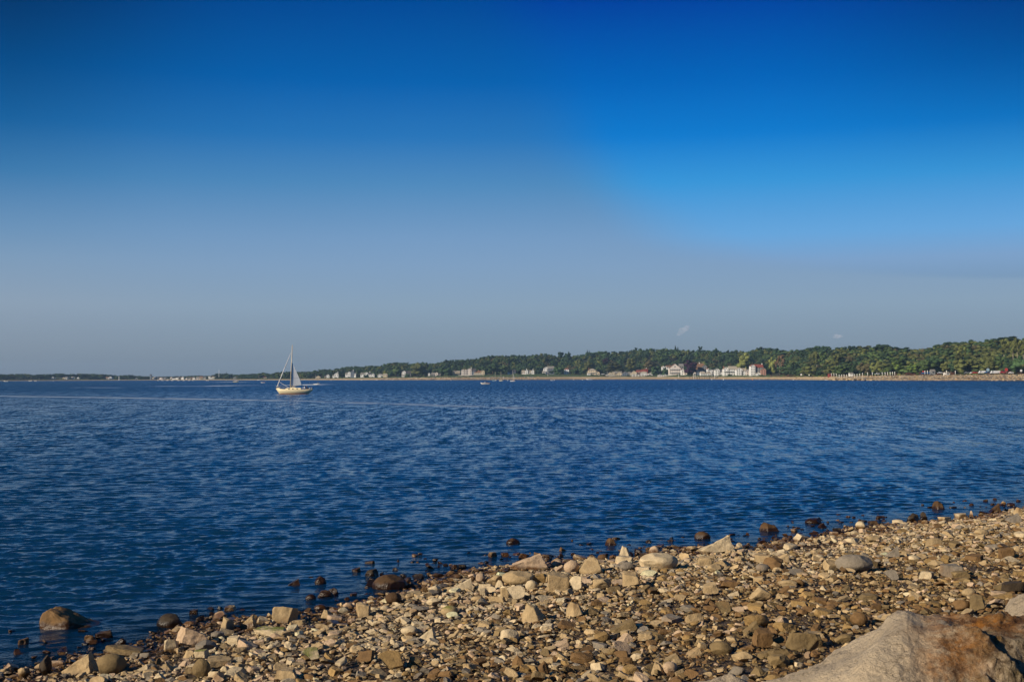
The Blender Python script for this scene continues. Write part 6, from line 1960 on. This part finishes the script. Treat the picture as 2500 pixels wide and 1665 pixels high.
SILV = basic('silver_car_paint', (0.55, 0.57, 0.60), 0.25, 0.03, spec=.6)
BLUC = basic('blue_car_paint', (0.03, 0.16, 0.45), 0.25, 0.03, spec=.6)
REDC = basic('red_car_paint', (0.50, 0.02, 0.03), 0.25, 0.03, spec=.6)
WHC = basic('white_car_paint', (0.78, 0.78, 0.78), 0.25, 0.03, spec=.6)
BLKC = basic('black_car_paint', (0.02, 0.02, 0.025), 0.2, 0.03, spec=.6)
car(2124,2138,915,27,BLKC,'black car behind the bollards, left of the silver car')
car(2136,2150,914.6,25,SILV,'silver car among the white bollards')
car(2148,2162,914,28,BLKC,'black car right of the silver car')
car(2249,2261,913,27,BLUC,'blue car left of the grey lookout hut')
car(2260,2270,912.6,29,BLUC,'darker half of the blue pair, nearer the lookout hut')
car(2289,2301,912,28,SILV,'silver grey car right of the lookout hut')
car(2354,2367,912,30,basic('grey_car_paint', (.22, .24, .25), .3, .03),'grey car half hidden in bushes')
car(2368,2375,912.5,27,WHC,'small white car left of the red car')
car(2373,2386,912,28,REDC,'red car left of the white van')
car(2389,2405,911.8,28,WHC,'long white van with red stripe neighbours on its left',van=True,cat='van',name='parked_van')
car(2404,2417,911,29,BLUC,'blue car between two white vans')
car(2418,2441,912,28,WHC,'longest white van left of the dark red car',van=True,cat='van',name='parked_van')
car(2441,2456,911,29,REDC,'dark red car at the right end under the red and white sign')
car(2462,2474,912,27,WHC,'white car last in the row before the right edge')
car(1467,1476,914.6,60,WHC,'white car on the lawn right of the cream cottage')

# ============================================================ two little clouds, and the air
def cloud(px, py, wpx, hpx, label, seed, slope):
    g = np.random.default_rng(seed); D = 9000.0; k = D / FPX
    c = at_y(px, py, D); V_ = []; F_ = []; base = 0
    for i in range(22):
        t = g.uniform(-.5, .5); r = (1 - abs(t) * 1.1) * hpx * k * g.uniform(.20, .42)
        v = ICO[3][0] * r * (1.3, 1.3, .9) + (t * wpx * k, g.uniform(-30, 30), t * slope * wpx * k + g.normal(0, .10) * hpx * k)
        V_.append(v); F_.append(ICO[3][1] + base); base += len(v)
    m = bpy.data.materials.new('cloud_vapour'); m.use_nodes = True; N, L = m.node_tree.nodes, m.node_tree.links; N.clear()
    out = N.new('ShaderNodeOutputMaterial'); pv = N.new('ShaderNodeVolumePrincipled')
    pv.inputs['Color'].default_value = (0.86, .84, .92, 1); pv.inputs['Density'].default_value = 0.006; pv.inputs['Anisotropy'].default_value = -0.35
    L.new(pv.outputs[0], out.inputs['Volume'])
    o = link_mesh('cloud', raw_mesh('cloud', np.concatenate(V_), np.concatenate(F_), m), loc=c)
    tag(o, label, 'cloud', 'small clouds')
cloud(1668, 807, 26, 20, 'left, slightly larger of two tiny pinkish clouds above the village', 3, .7)
cloud(2045, 822, 19, 14, 'right, smaller of two tiny pinkish clouds above the jetty', 4, .1)

def haze():
    m = bpy.data.materials.new('sea_haze'); m.use_nodes = True; N, L = m.node_tree.nodes, m.node_tree.links; N.clear()
    out = N.new('ShaderNodeOutputMaterial'); pv = N.new('ShaderNodeVolumePrincipled')
    pv.inputs['Color'].default_value = (0.42, 0.66, 1.0, 1); pv.inputs['Density'].default_value = 0.00007
    L.new(pv.outputs[0], out.inputs['Volume'])
    o = MB().box(-2600, 2600, -60, 3950, -6, 56).build('haze', m)
    tag(o, 'thin bluish sea haze over the bay', 'haze', kind='stuff')
haze()
